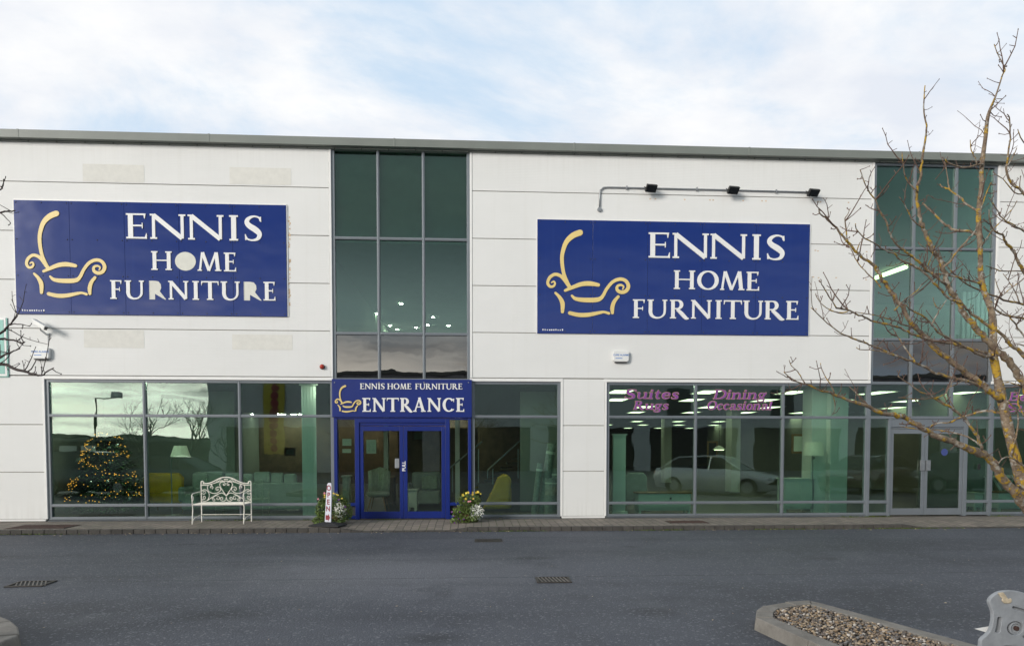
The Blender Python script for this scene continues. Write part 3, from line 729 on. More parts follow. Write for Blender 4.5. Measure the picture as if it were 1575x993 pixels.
for i in range(19):  # row of unseen spotlights added to fill-light the window displays
    x = -9.2 + i*0.95
    if -0.2 < x < 0.0 or 2.0 < x < 3.3 or x > 9.3: continue
    o = copy_tree(sp0); o.location = (x, 0.30, 3.25); o['label'] = 'small round unseen spotlight added behind the window head as fill light'; o['group'] = 'added fill spotlights behind the window head'
up0 = None
for (px, py) in ((617, 466), (539, 478), (579, 481), (547, 499), (577, 499), (611, 506), (666, 487), (658, 499), (600, 500), (640, 503), (690, 500)):
    d = ray(px, py); t_ = (6.44-CAM.z)/d.z; q = CAM + d*t_
    if q.y > 12.5: continue
    if up0 is None: up0 = spotlight(q.x, q.y, 6.44, 'small round spotlight in the upstairs ceiling behind the tall window', 'upstairs ceiling spotlights')
    else: o = copy_tree(up0); o.location = (q.x, q.y, 6.44)
a, b = Vector((9.75, 1.6, 6.36)), Vector((10.45, 4.4, 6.36))
d1 = ray(1347, 427); a = CAM + d1*((6.36-CAM.z)/d1.z); d2 = ray(1394, 410); b = CAM + d2*((6.36-CAM.z)/d2.z)
st_ = thing('strip_light', 'yellowish strip light hanging upstairs in the right tall window', 'strip light', tuple((a+b)/2))
MB().tube([a, b], 0.055, 8).build('tube_lamp', M['tubel'], st_); MB().obox((a+b)/2 + Vector((0, 0, 0.05)), (b-a)/2, (b-a).normalized().cross(Vector((0, 0, 1)))*0.05, (0, 0, 0.012)).build('housing', M['plastic_white'], st_)
for i, (px, y) in enumerate(((1600, 2.4), (1620, 4.4))):  # two unseen strips added upstairs to light the room and pale wall
    x = at(px, 480, y).x; t = thing('strip_light', ('unseen strip light added upstairs to brighten the pale wall', 'unseen strip light added farther back upstairs to brighten the pale wall')[i], 'strip light', (x, y, 6.36))
    MB().box(x-1.0, y-0.05, 6.32, x+1.0, y+0.05, 6.36).build('tube_lamp', M['coolfill'], t); MB().box(x-1.05, y-0.07, 6.361, x+1.05, y+0.07, 6.43).build('housing', M['plastic_white'], t)
MB().box(10.0, 6.0, 3.51, 18.0, 6.12, 6.43).build('pale_wall', M['column'], bld)
# ================================================================== LETTERING
def arc(cx, cy, rx, ry, a0, a1, n, wt, wn):
    out = []
    for i in range(n+1):
        a = R(a0 + (a1-a0)*i/n); out.append((cx + rx*math.cos(a), cy + ry*math.sin(a), wn + (wt-wn)*abs(math.cos(a))**1.3))
    return out
def serif(x, y, t, s): return [(x - t*0.5 - 0.075, y, s), (x + t*0.5 + 0.075, y, s)]
def glyph(ch, W, t=0.195, s=0.066):
    """strokes (list of points with width, closed?) of a roman capital of height 1 and width W"""
    S = []; h = s/2
    def st(x, a=0.0, b=1.0, tt=t): S.append(([(x, a, tt), (x, b, tt)], False))
    def bar(x0, x1, y, ww=s): S.append(([(x0, y, ww), (x1, y, ww)], False))
    def se(x, y, tt=t): S.append((serif(x, y, tt, s), False))
    if ch in 'EF':
        x = 0.075 + t/2; st(x); bar(0, W*0.93, 1-h); bar(x, W*0.80, 0.52)
        S.append(([(W*0.93-s*0.6, 0.80, s*0.3), (W*0.93-s*0.6, 1.0, s*1.5)], False)); S.append(([(W*0.80-s*0.4, 0.41, s*0.5), (W*0.80-s*0.4, 0.63, s*0.5)], False))
        if ch == 'E': bar(0, W*0.96, h); S.append(([(W*0.97-s*0.6, 0.0, s*1.6), (W-s*0.4, 0.22, s*0.3)], False))
        else: se(x, h)
    elif ch == 'H':
        a, b = 0.075+t/2, W-0.075-t/2; st(a); st(b); bar(a, b, 0.52)
        for x in (a, b): se(x, h); se(x, 1-h)
    elif ch == 'I':
        x = W/2; st(x); se(x, h); se(x, 1-h)
    elif ch == 'N':
        tn = t*0.62; a, b = 0.085+tn/2, W-0.085-tn/2
        st(a, 0, 0.97, tn); st(b, 0.03, 1, tn); se(a, h, tn); se(b, 1-h, tn)
        S.append(([(a+t*0.02, 0.955, t*0.92), (b-t*0.02, 0.035, t*0.92)], False)); bar(a-0.14, a+t*0.2, 1-h)
    elif ch == 'M':
        tn = t*0.55; a, b = 0.10+tn/2, W-0.10-t/2
        S.append(([(a, 0, tn), (a+0.10*W, 1, tn)], False)); S.append(([(a+0.10*W+t*0.1, 0.99, t*0.9), (W*0.48, 0.02, t*0.8)], False))
        S.append(([(W*0.48, 0.0, tn), (b-0.09*W, 1, tn)], False)); S.append(([(b-0.08*W, 1, t), (b, 0, t)], False))
        se(a, h, tn*0.8); se(b, h)
    elif ch == 'O':
        S.append((arc(W/2, 0.5, W/2-t*0.52, 0.5-s*0.4, 0, 345, 23, t*1.1, s*1.1), True))
    elif ch == 'C':
        S.append((arc(W*0.53, 0.5, W*0.53-t*0.52, 0.5-s*0.5, 42, 318, 22, t*1.1, s*1.1), False))
        S.append(([(W*0.93, 0.70, s*0.5), (W*0.93, 0.95, s*1.2)], False)); S.append(([(W*0.95, 0.20, s*0.6), (W*0.90, 0.12, s)], False))
    elif ch == 'S':
        p = [(0.88, 0.80, s*1.0), (0.80, 0.925, s*1.0), (0.52, 0.972, s*1.1), (0.24, 0.88, t*0.72), (0.15, 0.74, t*0.95), (0.28, 0.60, t*1.1), (0.62, 0.44, t*1.2), (0.82, 0.28, t*1.0), (0.74, 0.10, t*0.7), (0.46, 0.028, s*1.1), (0.18, 0.07, s*1.0), (0.08, 0.19, s*0.9)]
        S.append((smooth_pts([(x*W, y, w_) for x, y, w_ in p], 4), False))
        S.append(([(0.90*W, 0.76, s*0.6), (0.88*W, 0.96, s*0.8)], False)); S.append(([(0.06*W, 0.26, s*0.6), (0.09*W, 0.03, s*0.8)], False))
    elif ch == 'U':
        tn = t*0.6; a, b = 0.075+t/2, W-0.075-tn/2
        p = [(a, 1, t), (a, 0.5, t), (a, 0.33, t), (a+(b-a)*0.10, 0.14, t*0.85), (a+(b-a)*0.38, 0.028, s*1.5), (a+(b-a)*0.72, 0.06, s*1.2), (a+(b-a)*0.95, 0.22, tn*0.95), (b, 0.42, tn), (b, 0.7, tn), (b, 1, tn)]
        S.append((smooth_pts(p, 3), False)); se(a, 1-h); se(b, 1-h, tn)
    elif ch in 'RPDB':
        x = 0.075+t/2; st(x); se(x, h); bar(0.0, x, 1-h)
        if ch == 'D':
            S.append((arc(W*0.42, 0.5, W*0.58-t*0.5, 0.5-h, 90, -90, 16, t*1.1, s), False)); bar(x, W*0.42, 1-h); bar(x, W*0.42, h)
        else:
            bx = W*0.62 if ch == 'R' else W*0.80
            S.append((arc(bx*0.62, 0.745, bx*0.46-t*0.32, 0.255-h, 90, -90, 12, t, s), False)); bar(x, bx*0.62, 1-h); bar(x, bx*0.62, 0.49+h)
            if ch == 'R': S.append((smooth_pts([(bx*0.60, 0.50, t*0.8), (W*0.62, 0.26, t*1.05), (W*0.84, 0.03, t*0.95), (W*1.0, 0.0, s*0.6)], 3), False))
            if ch == 'B': S.append((arc(bx*0.66, 0.265, bx*0.52-t*0.3, 0.265-h, 90, -90, 12, t*1.05, s), False)); bar(x, bx*0.66, h)
    elif ch == 'T':
        st(W/2); se(W/2, h); bar(0.02, W-0.02, 1-h, s*1.1)
        S.append(([(0.0, 0.78, s*0.3), (0.035, 1, s*1.3)], False)); S.append(([(W, 0.78, s*0.3), (W-0.035, 1, s*1.3)], False))
    elif ch == 'A':
        tn = t*0.5; S.append(([(0.10+tn/2, 0, tn), (W*0.50, 1.0, tn)], False)); S.append(([(W*0.49, 1.03, t*0.9), (W-0.10-t/2, 0, t*1.05)], False))
        bar(W*0.26, W*0.70, 0.35); se(0.10+tn/2, h, tn); se(W-0.10-t/2, h)
    return S
def place(mb, strokes, x0, z0, h, yb, yf, shear=0.0, grow=0.0, hz=None):
    """strokes of unit height on the wall: left x0, baseline z0, height h"""
    for i, (pts, closed) in enumerate(strokes):
        q = [(x0 + (x + shear*y)*h, z0 + y*h, w_*h) for x, y, w_ in pts]
        mb.strip(q, yb, yf - 0.0006*i, closed, 'flat', grow)
def letter(mb, ch, xa, xb, ztop, zbase, yb, yf, **k):
    h = ztop - zbase; place(mb, glyph(ch, (xb-xa)/h, **k), xa, zbase, h, yb, yf)

LOGO = dict(   # strokes of the armchair emblem, measured on the left sign: u to the right, v down, width
 back=[(360,118,48),(300,145,46),(247,200,38),(217,290,32),(214,370,30),(228,460,28),(255,530,28),(283,578,24)],
 scroll=[(268,566,24),(225,502,28),(190,475,27),(150,470,26),(112,498,26),(97,540,24),(115,570,22),(143,568,20),(156,546,17),(146,528,14),(128,538,10)],
 seat=[(240,602,22),(300,575,30),(370,548,36),(440,541,38),(512,552,28)],
 arm=[(294,644,16),(330,672,30),(420,680,38),(510,674,36),(548,645,28),(580,585,26),(630,525,27),(690,501,28),(738,515,28),(760,558,30),(742,598,30),(703,611,30),(669,594,26),(668,562,22),(697,550,18),(720,563,14),(712,585,10)],
 leg=[(160,623,18),(195,660,28),(218,710,36),(218,780,26)], leg2=[(676,648,24),(643,690,30),(628,740,33),(629,785,24)],
 base=[(278,790,30),(350,805,34),(430,803,34),(520,785,26),(560,779,20),(600,790,22)])
def emblem(mb, x0, z0, sx, sz, yb, yf, grow=0.0):
    for i, k in enumerate(LOGO.values()):
        q = smooth_pts([(x0 + u*sx, z0 - v*sz, w_*(sx+sz)/2) for u, v, w_ in k], 4)
        mb.strip(q, yb, yf - 0.0006*i, False, 'round', grow)
WORDS = [[('E',193.4,226.6),('N',230,286.1),('N',288.2,344.7),('I',348.6,370),('S',375.1,404.2)], [('H',232.2,264.7),('O',268.5,301),('M',302.4,341.4),('E',344,363.5)],
         [('F',169.1,188.7),('U',191.6,221.9),('R',226.2,255.3),('N',258.4,290.4),('I',295,307),('T',309.6,336.3),('U',339.2,369.1),('R',372,402.2),('E',405,424)]]
ROWY = [(327.3, 0.0195, 39.3), (384.8, 0.02, 29.2), (430.7, 0.0105, 29.0)]      # cap top at x = 180, slope, cap height
YB, YS = -0.035, -0.052                                                          # face of the wall board, face of the letters
def big_sign(name, label, corner, dx, dy, broken):
    a, b = at(corner[0][0], corner[0][1], YB), at(corner[1][0], corner[1][1], YB); c, d = at(corner[2][0], corner[2][1], YB), at(corner[3][0], corner[3][1], YB)
    x0, x1, z1, z0 = (a.x+d.x)/2, (b.x+c.x)/2, (a.z+b.z)/2, (c.z+d.z)/2
    t = thing(name, label, 'shop sign', (x0, 0, z0), 'furniture shop signs on the wall')
    bd = MB(); n = 5; ws = (x1-x0)/n
    for i in range(n): bd.box(x0+i*ws+(0.0025 if i else 0), YB, z0, x0+(i+1)*ws-(0.0025 if i < n-1 else 0), -0.002, z1)
    sc_ = MB()
    for i in range(n+1):
        for zf in (0.02, 0.34, 0.66, 0.98):
            for e in ((-0.05, 0.05) if 0 < i < n else ((0.05,) if i == 0 else (-0.05,))): sc_.ball((x0+i*ws+e, YB-0.001, z0+(z1-z0)*zf), 0.014, 6)
            if i < n: sc_.ball((x0+(i+0.5)*ws, YB-0.001, z0+(z1-z0)*zf), 0.014, 6)
    sc_.build('screw', M['dark'], t)
    ed = MB(); ed.box(x0-0.012, -0.02, z1+0.002, x1+0.012, -0.001, z1+0.03); ed.box(x1+0.002, -0.02, z0, x1+0.028, -0.001, z1); ed.box(x0-0.026, -0.02, z0, x0-0.002, -0.001, z1)
    ed.build('edge_trim', M['trim'], t)
    for wd, (ty, sl_, ch_) in zip(WORDS, ROWY):
        L = MB()
        for k, (c_, pa, pb) in enumerate(wd):
            yt = ty + (((pa+pb)/2)-180)*sl_ + dy
            p, q = at(pa+dx, yt, YS), at(pb+dx, yt+ch_, YS)
            Bk = MB()
            if broken and c_ == 'O':
                Bk.prism([((p.x+q.x)/2 + (q.x-p.x)*0.5*math.cos(a_*math.pi/24), (p.z+q.z)/2 + (p.z-q.z)*0.5*math.sin(a_*math.pi/24)) for a_ in range(48)], YS+0.012, YB); Bk.build('letter_backing', M['bare'], t); continue
            if broken and c_ == 'R':
                h = p.z-q.z; W_ = (q.x-p.x)/h
                Bk.strip([(p.x+0.10*h, q.z, 0.02*h), (p.x+0.10*h, p.z, 0.02*h)], YB, YS+0.01)
                pts = [(0.12, 0.0), (0.40*W_, 0.0), (0.40*W_, 0.30), (0.92*W_, 0.0), (W_, 0.0), (0.66*W_, 0.44), (0.74*W_, 0.62), (0.72*W_, 0.82), (0.60*W_, 0.97), (0.40*W_, 1.0), (0.12, 1.0)]
                Bk.prism([(p.x+u*h, q.z+v*h) for u, v in pts], YS+0.012, YB); Bk.build('letter_backing', M['bare'], t); continue
            letter(L, c_, p.x, q.x, p.z, q.z, YB, YS)
        L.build('lettering', M['white'], t)
    o0 = at(20+dx, 305+dy, YS); o1 = at(190+dx, 490+dy, YS)
    e = MB(); emblem(e, o0.x, o0.z, (o1.x-o0.x)/912, (o0.z-o1.z)/993, YB, YS+0.002); e.build('armchair_emblem', M['gold'], t)
    m = bd; bd.cur = 1; random.seed(8); u = x0+0.12
    for i in range(10): m.box(u, YB-0.002, z0+0.06, u+random.uniform(0.02, 0.035), YB+0.002, z0+random.uniform(0.085, 0.10)); u += 0.05
    bd.build('board', [M['signblue'], M['white']], t, bevel=0.003)
    return t
big_sign('shop_sign', 'large blue furniture sign with blanked out letters, above the lit Christmas tree', ((23,307),(442,316),(439,486),(23,483)), 0, 0, True)
big_sign('shop_sign', 'large blue furniture sign with all its letters whole, below the three floodlights', ((827,336),(1246,346),(1243,516),(826,512)), 804.3, 29.4, False)
# ---- entrance fascia sign
es = thing('entrance_sign', 'blue ENTRANCE sign with gold armchair emblem over the blue doors', 'shop sign', (-1.63, 0, 2.86))
MB().box(X['t1l']-0.015, -0.075, 2.435, X['t1r']+0.035, -0.02, 3.30).build('board', M['blue'], es, bevel=0.006)
L = MB(); YE, YF = -0.075, -0.092
def row(letters, y0, y1, ox, oy, sc_):
    for c_, a, b in letters:
        p, q = at(ox+a/sc_, oy+y0/sc_, YF), at(ox+b/sc_, oy+y1/sc_, YF); letter(L, c_, p.x, q.x, p.z, q.z, YE, YF, t=0.20, s=0.078)
def spread(word, a, b):
    wd = dict(E=0.72, N=1.0, I=0.42, S=0.66, H=1.0, O=1.02, M=1.18, F=0.66, U=0.98, R=0.95, T=0.82); gap = 0.07
    tot = sum(wd[c] for c in word) + gap*(len(word)-1); u = a; out = []
    for c in word: out.append((c, u, u+wd[c]*(b-a)/tot)); u += (wd[c]+gap)*(b-a)/tot
    return out
row(spread('ENNIS', 327, 600), 66, 129, 508, 580, 7.16); row(spread('HOME', 628, 893), 67, 130, 508, 580, 7.16); row(spread('FURNITURE', 935, 1455), 68, 131, 508, 580, 7.16); L.build('lettering', M['white'], es); L = MB()
row([('E',352,447),('N',464,612),('T',624,752),('R',768,906),('A',908,1055),('N',1068,1222),('C',1237,1368),('E',1384,1476)], 226, 378, 508, 580, 7.16)
L.build('lettering', M['white'], es)
o0, o1 = at(508+48/7.16, 580+85/7.16, YF), at(508+342/7.16, 580+385/7.16, YF)
sx, sz = (o1.x-o0.x)/(775-85), (o0.z-o1.z)/(822-95)
e = MB(); emblem(e, o0.x-85*sx, o0.z+95*sz, sx, sz, YE, YF, 0.0018); e.build('armchair_emblem', M['gold'], es)
sb = MB()
for px in (514.5, 583, 652, 720.5): q = at(px, 588, YE); sb.ball((q.x, YE-0.002, q.z), 0.016, 6)
sb.build('screw', M['galv'], es)
# ---- purple window lettering
T_, N_ = 0.215, 0.08
def low(ch):
    V, H = T_, N_
    def f(*s_): return [(list(x), False) for x in s_]
    if ch == 'u': return f(smooth_pts([(.17,.68,V),(.17,.3,V),(.2,.12,V*.8),(.34,.04,.1),(.5,.1,H),(.62,.24,H)],3), [(.66,.68,V),(.66,.0,V)], [(.0,.645,H),(.2,.645,H)], [(.5,.645,H),(.7,.645,H)], [(.66,.04,H),(.86,.04,H)]), .86
    if ch == 'n': return f([(.17,.68,V),(.17,.0,V)], smooth_pts([(.2,.46,H),(.34,.6,.1),(.5,.645,.12),(.63,.56,V*.8),(.66,.4,V),(.66,.0,V)],3), [(.0,.645,H),(.2,.645,H)], [(.0,.04,H),(.34,.04,H)], [(.5,.04,H),(.84,.04,H)]), .86
    if ch == 'i': return f([(.2,.68,V),(.2,0,V)], [(.2,.80,.2),(.2,.98,.2)], [(.02,.645,H),(.2,.645,H)], [(.02,.04,H),(.38,.04,H)]), .42
    if ch == 't': return f(smooth_pts([(.24,.92,.1),(.22,.7,V*.9),(.22,.25,V),(.28,.07,.14),(.48,.06,H)],3), [(.02,.64,H),(.46,.64,H)]), .5
    if ch == 'e': return f(smooth_pts([(.62,.37,.12),(.6,.55,.16),(.4,.655,.1),(.19,.54,V*.9),(.14,.34,V),(.22,.12,V*.8),(.44,.035,.1),(.66,.15,.07)],3), [(.14,.37,H),(.66,.37,H)]), .72
    if ch == 's': return f(smooth_pts([(.54,.5,.09),(.49,.63,.08),(.32,.655,.1),(.16,.55,.17),(.24,.4,.21),(.46,.27,.22),(.5,.12,.17),(.34,.03,.1),(.14,.05,.09),(.06,.18,.09)],3)), .62
    if ch == 'c': return f(smooth_pts([(.58,.5,.2),(.5,.645,.1),(.36,.655,.1),(.18,.53,V*.9),(.14,.34,V),(.22,.12,V*.8),(.42,.035,.1),(.62,.15,.07)],3)), .66
    if ch == 'o': return [(arc(.36, .34, .24, .31, 0, 345, 18, T_, .1), True)], .72
    if ch == 'a': return f(smooth_pts([(.14,.52,.16),(.24,.64,.09),(.42,.655,.1),(.55,.54,V),(.56,.2,V),(.62,.04,.12),(.78,.05,.08)],3), smooth_pts([(.5,.38,.07),(.28,.33,.12),(.14,.2,V*.85),(.22,.05,.14),(.4,.06,.08),(.54,.18,.07)],3)), .76
    if ch == 'g': return [(arc(.33, .44, .2, .2, 0, 345, 14, T_*.85, .09), True)] + f(smooth_pts([(.24,.25,.09),(.18,.14,.1),(.36,.06,.15),(.58,-.02,.16),(.58,-.2,.12),(.33,-.27,.09),(.08,-.2,.1),(.1,-.06,.09),(.26,.01,.08)],3), [(.5,.6,.09),(.68,.64,.16)]), .72
    if ch == 'l': return f([(.2,1,V),(.2,0,V)], [(.02,.965,H),(.2,.965,H)], [(.02,.04,H),(.38,.04,H)]), .42
    if ch == 'd': return [(arc(.34, .34, .22, .3, 0, 345, 16, T_*.95, .1), True)] + f([(.6,1,V),(.6,0,V)], [(.42,.965,H),(.6,.965,H)], [(.6,.04,H),(.8,.04,H)]), .82
    W_ = dict(S=.86, R=1.0, D=1.06, O=1.04, B=.95)[ch]
    return glyph(ch, W_, T_, N_), W_
def window_word(par, word, px0, px1, pyt, pyb, Y=0.06):
    a, b = at(px0, pyt, Y), at(px1, pyb, Y); h = a.z - b.z; gs_ = [low(c) for c in word]; tot = sum(g_[1] for g_ in gs_) + 0.02*(len(word)-1)
    sh = 0.24; kx = ((b.x-a.x)/h - sh*0.7)/tot
    for lay, (mt, gr, yb, yf) in enumerate((('goldedge', 0.017, 0.0735, 0.070), ('purple', 0.0, 0.0675, 0.064))):
        mb = MB(); u = 0.0
        for g_, wd in gs_:
            s_ = [([(u*1 + x*kx, y, w_*(0.5+0.5*kx)) for x, y, w_ in pts], cl_) for pts, cl_ in g_]; u += (wd+0.02)*kx
            place(mb, s_, a.x, b.z, h, yb, yf+0.003, sh, gr*h/0.22*0.30)
        mb.build('window_lettering', M[mt], par)
window_word(w4, 'Suites', 960, 1046, 598.5, 613); window_word(w4, 'Rugs', 974, 1030, 616.5, 629.5)
window_word(w4, 'Dining', 1097, 1180, 599, 613.5); window_word(w4, 'Occasional', 1087, 1189, 616.5, 630)
window_word(w6, 'Beds', 1552, 1606, 603, 616); window_word(w6, 'Suites', 1548, 1630, 620, 633)

# text made with the program's own letters
def text_mesh(body, size, mt, parent, name, loc, rot=(math.pi/2, 0, 0), ext=0.001, bold=0.0, space=1.0):
    cu_ = bpy.data.curves.new('tmp', 'FONT'); cu_.body = body; cu_.size = size; cu_.extrude = ext; cu_.offset = bold; cu_.align_x = 'CENTER'; cu_.align_y = 'CENTER'; cu_.space_character = space
    o = bpy.data.objects.new('tmp', cu_); scene.collection.objects.link(o); bpy.context.view_layer.update()
    me = bpy.data.meshes.new_from_object(o.evaluated_get(bpy.context.evaluated_depsgraph_get())); bpy.data.objects.remove(o)
    me.materials.clear(); me.materials.append(mt); me.name = name
    t = bpy.data.objects.new(name, me); scene.collection.objects.link(t)
    org = Vector((0, 0, 0)); p = parent
    while p is not None: org += Vector(p.location); p = p.parent
    t.parent = parent; t.location = Vector(loc) - org; t.rotation_euler = rot
    return t
# pull plate
q = at(621.5, 716.5, -0.01); z_ = q.z
pl = MB().box(q.x-0.065, -0.022, z_-0.12, q.x+0.065, -0.006, z_+0.12).build('pull_plate', M['blue'], dB, bevel=0.003)
text_mesh('PULL', 0.105, M['white'], pl, 'lettering', (q.x, -0.024, z_), (math.pi/2, R(-90), 0), bold=0.003)
# papers stuck inside the glass
def paper(par, pxa, pya, pxb, pyb, Y, lines, head=True):
    a, b = at(pxa, pya, Y), at(pxb, pyb, Y); o = MB().box(a.x, Y, b.z, b.x, Y+0.002, a.z).build('notice', M['paper'], par)
    m = MB(); random.seed(int(pxa)); h = a.z-b.z
    for i in range(lines):
        z = a.z - h*(0.12 + 0.8*i/lines)
        for xa, xb in (((0.12, 0.88),) if i < 2 else ((0.12, random.uniform(0.35, 0.45)), (0.55, random.uniform(0.75, 0.9)))): m.box(a.x+(b.x-a.x)*xa, Y-0.0015, z-h*0.018, a.x+(b.x-a.x)*xb, Y-0.0005, z)
    m.build('print', M['ink'], o)
paper(dA, 563.5, 676, 578.5, 697, 0.03, 9); paper(ent, 526.5, 674.5, 540.5, 685, 0.062, 4); paper(ent, 526.5, 690, 540, 696, 0.062, 2)

# ================================================================== THINGS ON THE WALL
def floodlight(px, py, lab):
    q = at(px, py, -0.25); t = thing('floodlight', lab, 'floodlight', (q.x, 0, q.z), 'floodlights over the right sign')
    m = MB(); c = q + Vector((0, 0.02, 0))
    f = Vector((0.12, -0.55, -0.62)).normalized(); s_ = Vector((1, 0.15, 0)).normalized(); u = s_.cross(f).normalized()
    m.obox(c, s_*0.125, u*0.085, f*0.03); m.obox(c - f*0.05, s_*0.095, u*0.062, f*0.025)
    for k in (-1, 0, 1): m.obox(c - f*0.085, s_*0.09, u*0.006 , f*0.02) if k == 0 else m.obox(c - f*0.08 + u*k*0.035, s_*0.09, u*0.005, f*0.018)
    m.build('lamp_housing', M['black'], t, bevel=0.008)
    MB().obox(c + f*0.032, s_*0.11, u*0.07, f*0.004).build('lens', M['carglass'], t)
    b = MB(); b.tube([c - s_*0.135, c - s_*0.14 + Vector((0, 0.10, 0.06)), c + Vector((0, 0.20, 0.06)), c + s_*0.14 + Vector((0, 0.10, 0.06)), c + s_*0.135], 0.011, 6); b.box(c.x-0.05, -0.03, c.z+0.01, c.x+0.05, 0.0, c.z+0.11); b.build('bracket', M['black'], t)
floodlight(1002, 289, 'black floodlight nearest the end of its grey conduit'); floodlight(1128.5, 292, 'middle black floodlight on the conduit above the right sign'); floodlight(1252, 296, 'black floodlight at the far end of the conduit, nearest the bare tree')
cdn = thing('conduit', 'thin grey electrical conduit with a bent end linking three floodlights', 'conduit', (0, 0, 0))
pts = [at(922, 322, -0.03), at(922.5, 300, -0.03), at(923.5, 292.5, -0.03), at(928, 288.6, -0.03), at(935, 288, -0.03), at(1000, 289.5, -0.03), at(1130, 292.5, -0.03), at(1252, 296, -0.03)]
MB().tube(pts, 0.017, 8).build('pipe', M['galv'], cdn, smooth=True)
cb = MB(); q = pts[0]; cb.lathe((q.x, -0.05, q.z), [(0.045, 0), (0.05, 0.01), (0.05, 0.05)], 14, 'y')
cb.build('junction_box', M['galv'], cdn)
for px, py in ((964, 288.8), (1072, 291), (1194, 294.4)): q = at(px, py, -0.03); MB().box(q.x-0.012, -0.055, q.z-0.04, q.x+0.012, 0, q.z+0.04).build('clip', M['galv'], cdn)
def alarm_box(px, py, lab):
    q = at(px, py, -0.06); t = thing('alarm_box', lab, 'alarm box', (q.x, 0, q.z), 'white alarm boxes'); W_, H_ = 0.19, 0.125
    o = [(-W_, -H_*0.6), (-W_*0.95, -H_*0.8), (-W_*0.8, -H_), (W_*0.8, -H_), (W_*0.95, -H_*0.8), (W_, -H_*0.6), (W_, H_*0.7), (W_*0.93, H_*0.93), (W_*0.8, H_), (-W_*0.8, H_), (-W_*0.93, H_*0.93), (-W_, H_*0.7)]
    MB().prism([(q.x+x, q.z+z) for x, z in o], -0.085, 0.0).build('case', M['plastic_white'], t, bevel=0.018, seg=3)
    MB().prism([(q.x-W_*0.75, q.z-H_-0.016), (q.x+W_*0.75, q.z-H_-0.016), (q.x+W_*0.7, q.z-H_-0.001), (q.x-W_*0.7, q.z-H_-0.001)], -0.075, -0.01).build('strobe_lens', M['dark'], t)
    text_mesh('CURE ALARMS', 0.058, M['blueink'], t, 'lettering', (q.x, -0.0865, q.z+0.03), bold=0.001)
    MB().box(q.x-0.13, -0.087, q.z-0.05, q.x+0.03, -0.0845, q.z-0.035).build('printed_line', M['blueink'], t)
    return t
alarm_box(62.5, 543, 'white alarm box under the security camera'); alarm_box(955, 548, 'white alarm box on the wall above the purple window lettering')
q = at(495, 563.5, -0.05); bc = thing('alarm_beacon', 'small round red beacon beside the tall glazed bay', 'beacon', (q.x, 0, q.z))
MB().lathe((q.x, -0.02, q.z), [(0.055, 0), (0.06, 0.01), (0.06, 0.02)], 14, 'y').build('base', M['dark'], bc); MB().ball((q.x, -0.045, q.z), 0.052, 12).build('lens', M['red'], bc, smooth=True)
q = at(62, 500, -0.22); cc = thing('security_camera', 'white security camera on a wall bracket pointing down', 'camera', (q.x, 0, q.z))
ax = Vector((0.86, -0.28, -0.46)).normalized(); sd_ = Vector((0.3, 0.95, 0)).normalized(); sd_ = (sd_ - ax*sd_.dot(ax)).normalized(); u = ax.cross(sd_)
if u.z < 0: u = -u
c = q; m = MB(); m.obox(c, ax*0.17, sd_*0.045, u*0.042); m.build('body', M['plastic_white'], cc, bevel=0.012)
m = MB(); m.obox(c + u*0.05 - ax*0.005, ax*0.20, sd_*0.06, u*0.006); m.obox(c + u*0.035 - ax*0.005 + sd_*0.056, ax*0.19, sd_*0.005, u*0.018); m.obox(c + u*0.035 - ax*0.005 - sd_*0.056, ax*0.19, sd_*0.005, u*0.018); m.build('hood', M['plastic_white'], cc, bevel=0.004)
MB().obox(c + ax*0.172, ax*0.004, sd_*0.034, u*0.032).build('lens', M['carglass'], cc)
m = MB(); m.tube([c - u*0.04, c - u*0.10 + Vector((0, 0.06, 0)), Vector((c.x+0.02, -0.05, c.z-0.17)), Vector((c.x+0.02, -0.005, c.z-0.17))], [0.018, 0.022, 0.026, 0.03], 8); m.lathe((c.x+0.02, -0.02, c.z-0.17), [(0.05, 0), (0.05, 0.02)], 12, 'y'); m.tube([Vector((c.x+0.02, -0.012, c.z-0.2)), Vector((c.x+0.02, -0.012, at(62, 532).z))], 0.006, 5)
m.build('bracket', M['plastic_white'], cc)
a, b = at(-40, 488, -0.03), at(11, 578, -0.03)
ts = thing('green_sign', 'pale green wall sign with a white border, cut off by the picture edge', 'wall sign', ((a.x+b.x)/2, 0, (a.z+b.z)/2))
MB().box(a.x, -0.03, b.z, b.x, -0.002, a.z).build('border', M['white'], ts, bevel=0.003); MB().box(a.x+0.045, -0.034, b.z+0.045, b.x-0.045, -0.0305, a.z-0.045).build('board', M['teal'], ts)
sb = MB(); sb.box(a.x-0.02, -0.025, b.z-0.022, b.x+0.022, -0.003, b.z-0.002); sb.box(b.x+0.002, -0.025, b.z, b.x+0.022, -0.003, a.z); sb.build('edge_trim', M['teal'], ts)
# ================================================================== BENCH
by0, by1 = -0.33, -0.84                                # back and front legs
bl_, br_ = gnd(311, 802, 0.1).x + 0.0, gnd(386, 802, 0.1).x
bc_ = (bl_+br_)/2; bs = (br_-bl_)/740.0                # metres per tracing unit
bench = thing('garden_bench', 'cream scrolled metal garden bench in front of the shop window', 'bench', (bc_, -0.58, PAVZ))
def bp(u, v, y=by0): return (bc_ + (u-682)*bs, y, PAVZ + (822-v)*bs*1.0)
def mir(pts): return [(1364-u, v) for u, v in pts]
bk = MB(); r1, r2, r3 = 0.013, 0.010, 0.0085
def rod(mb, pts, r, both=True, sub=4, y=by0):
    for q in ([pts, mir(pts)] if both else [pts]): mb.tube([bp(u, v, y) for u, v in smooth_pts(q, sub)], r, 7)
rod(bk, [(345,240),(352,224),(338,206),(320,208),(312,226),(312,300),(312,420),(312,530)], r1)
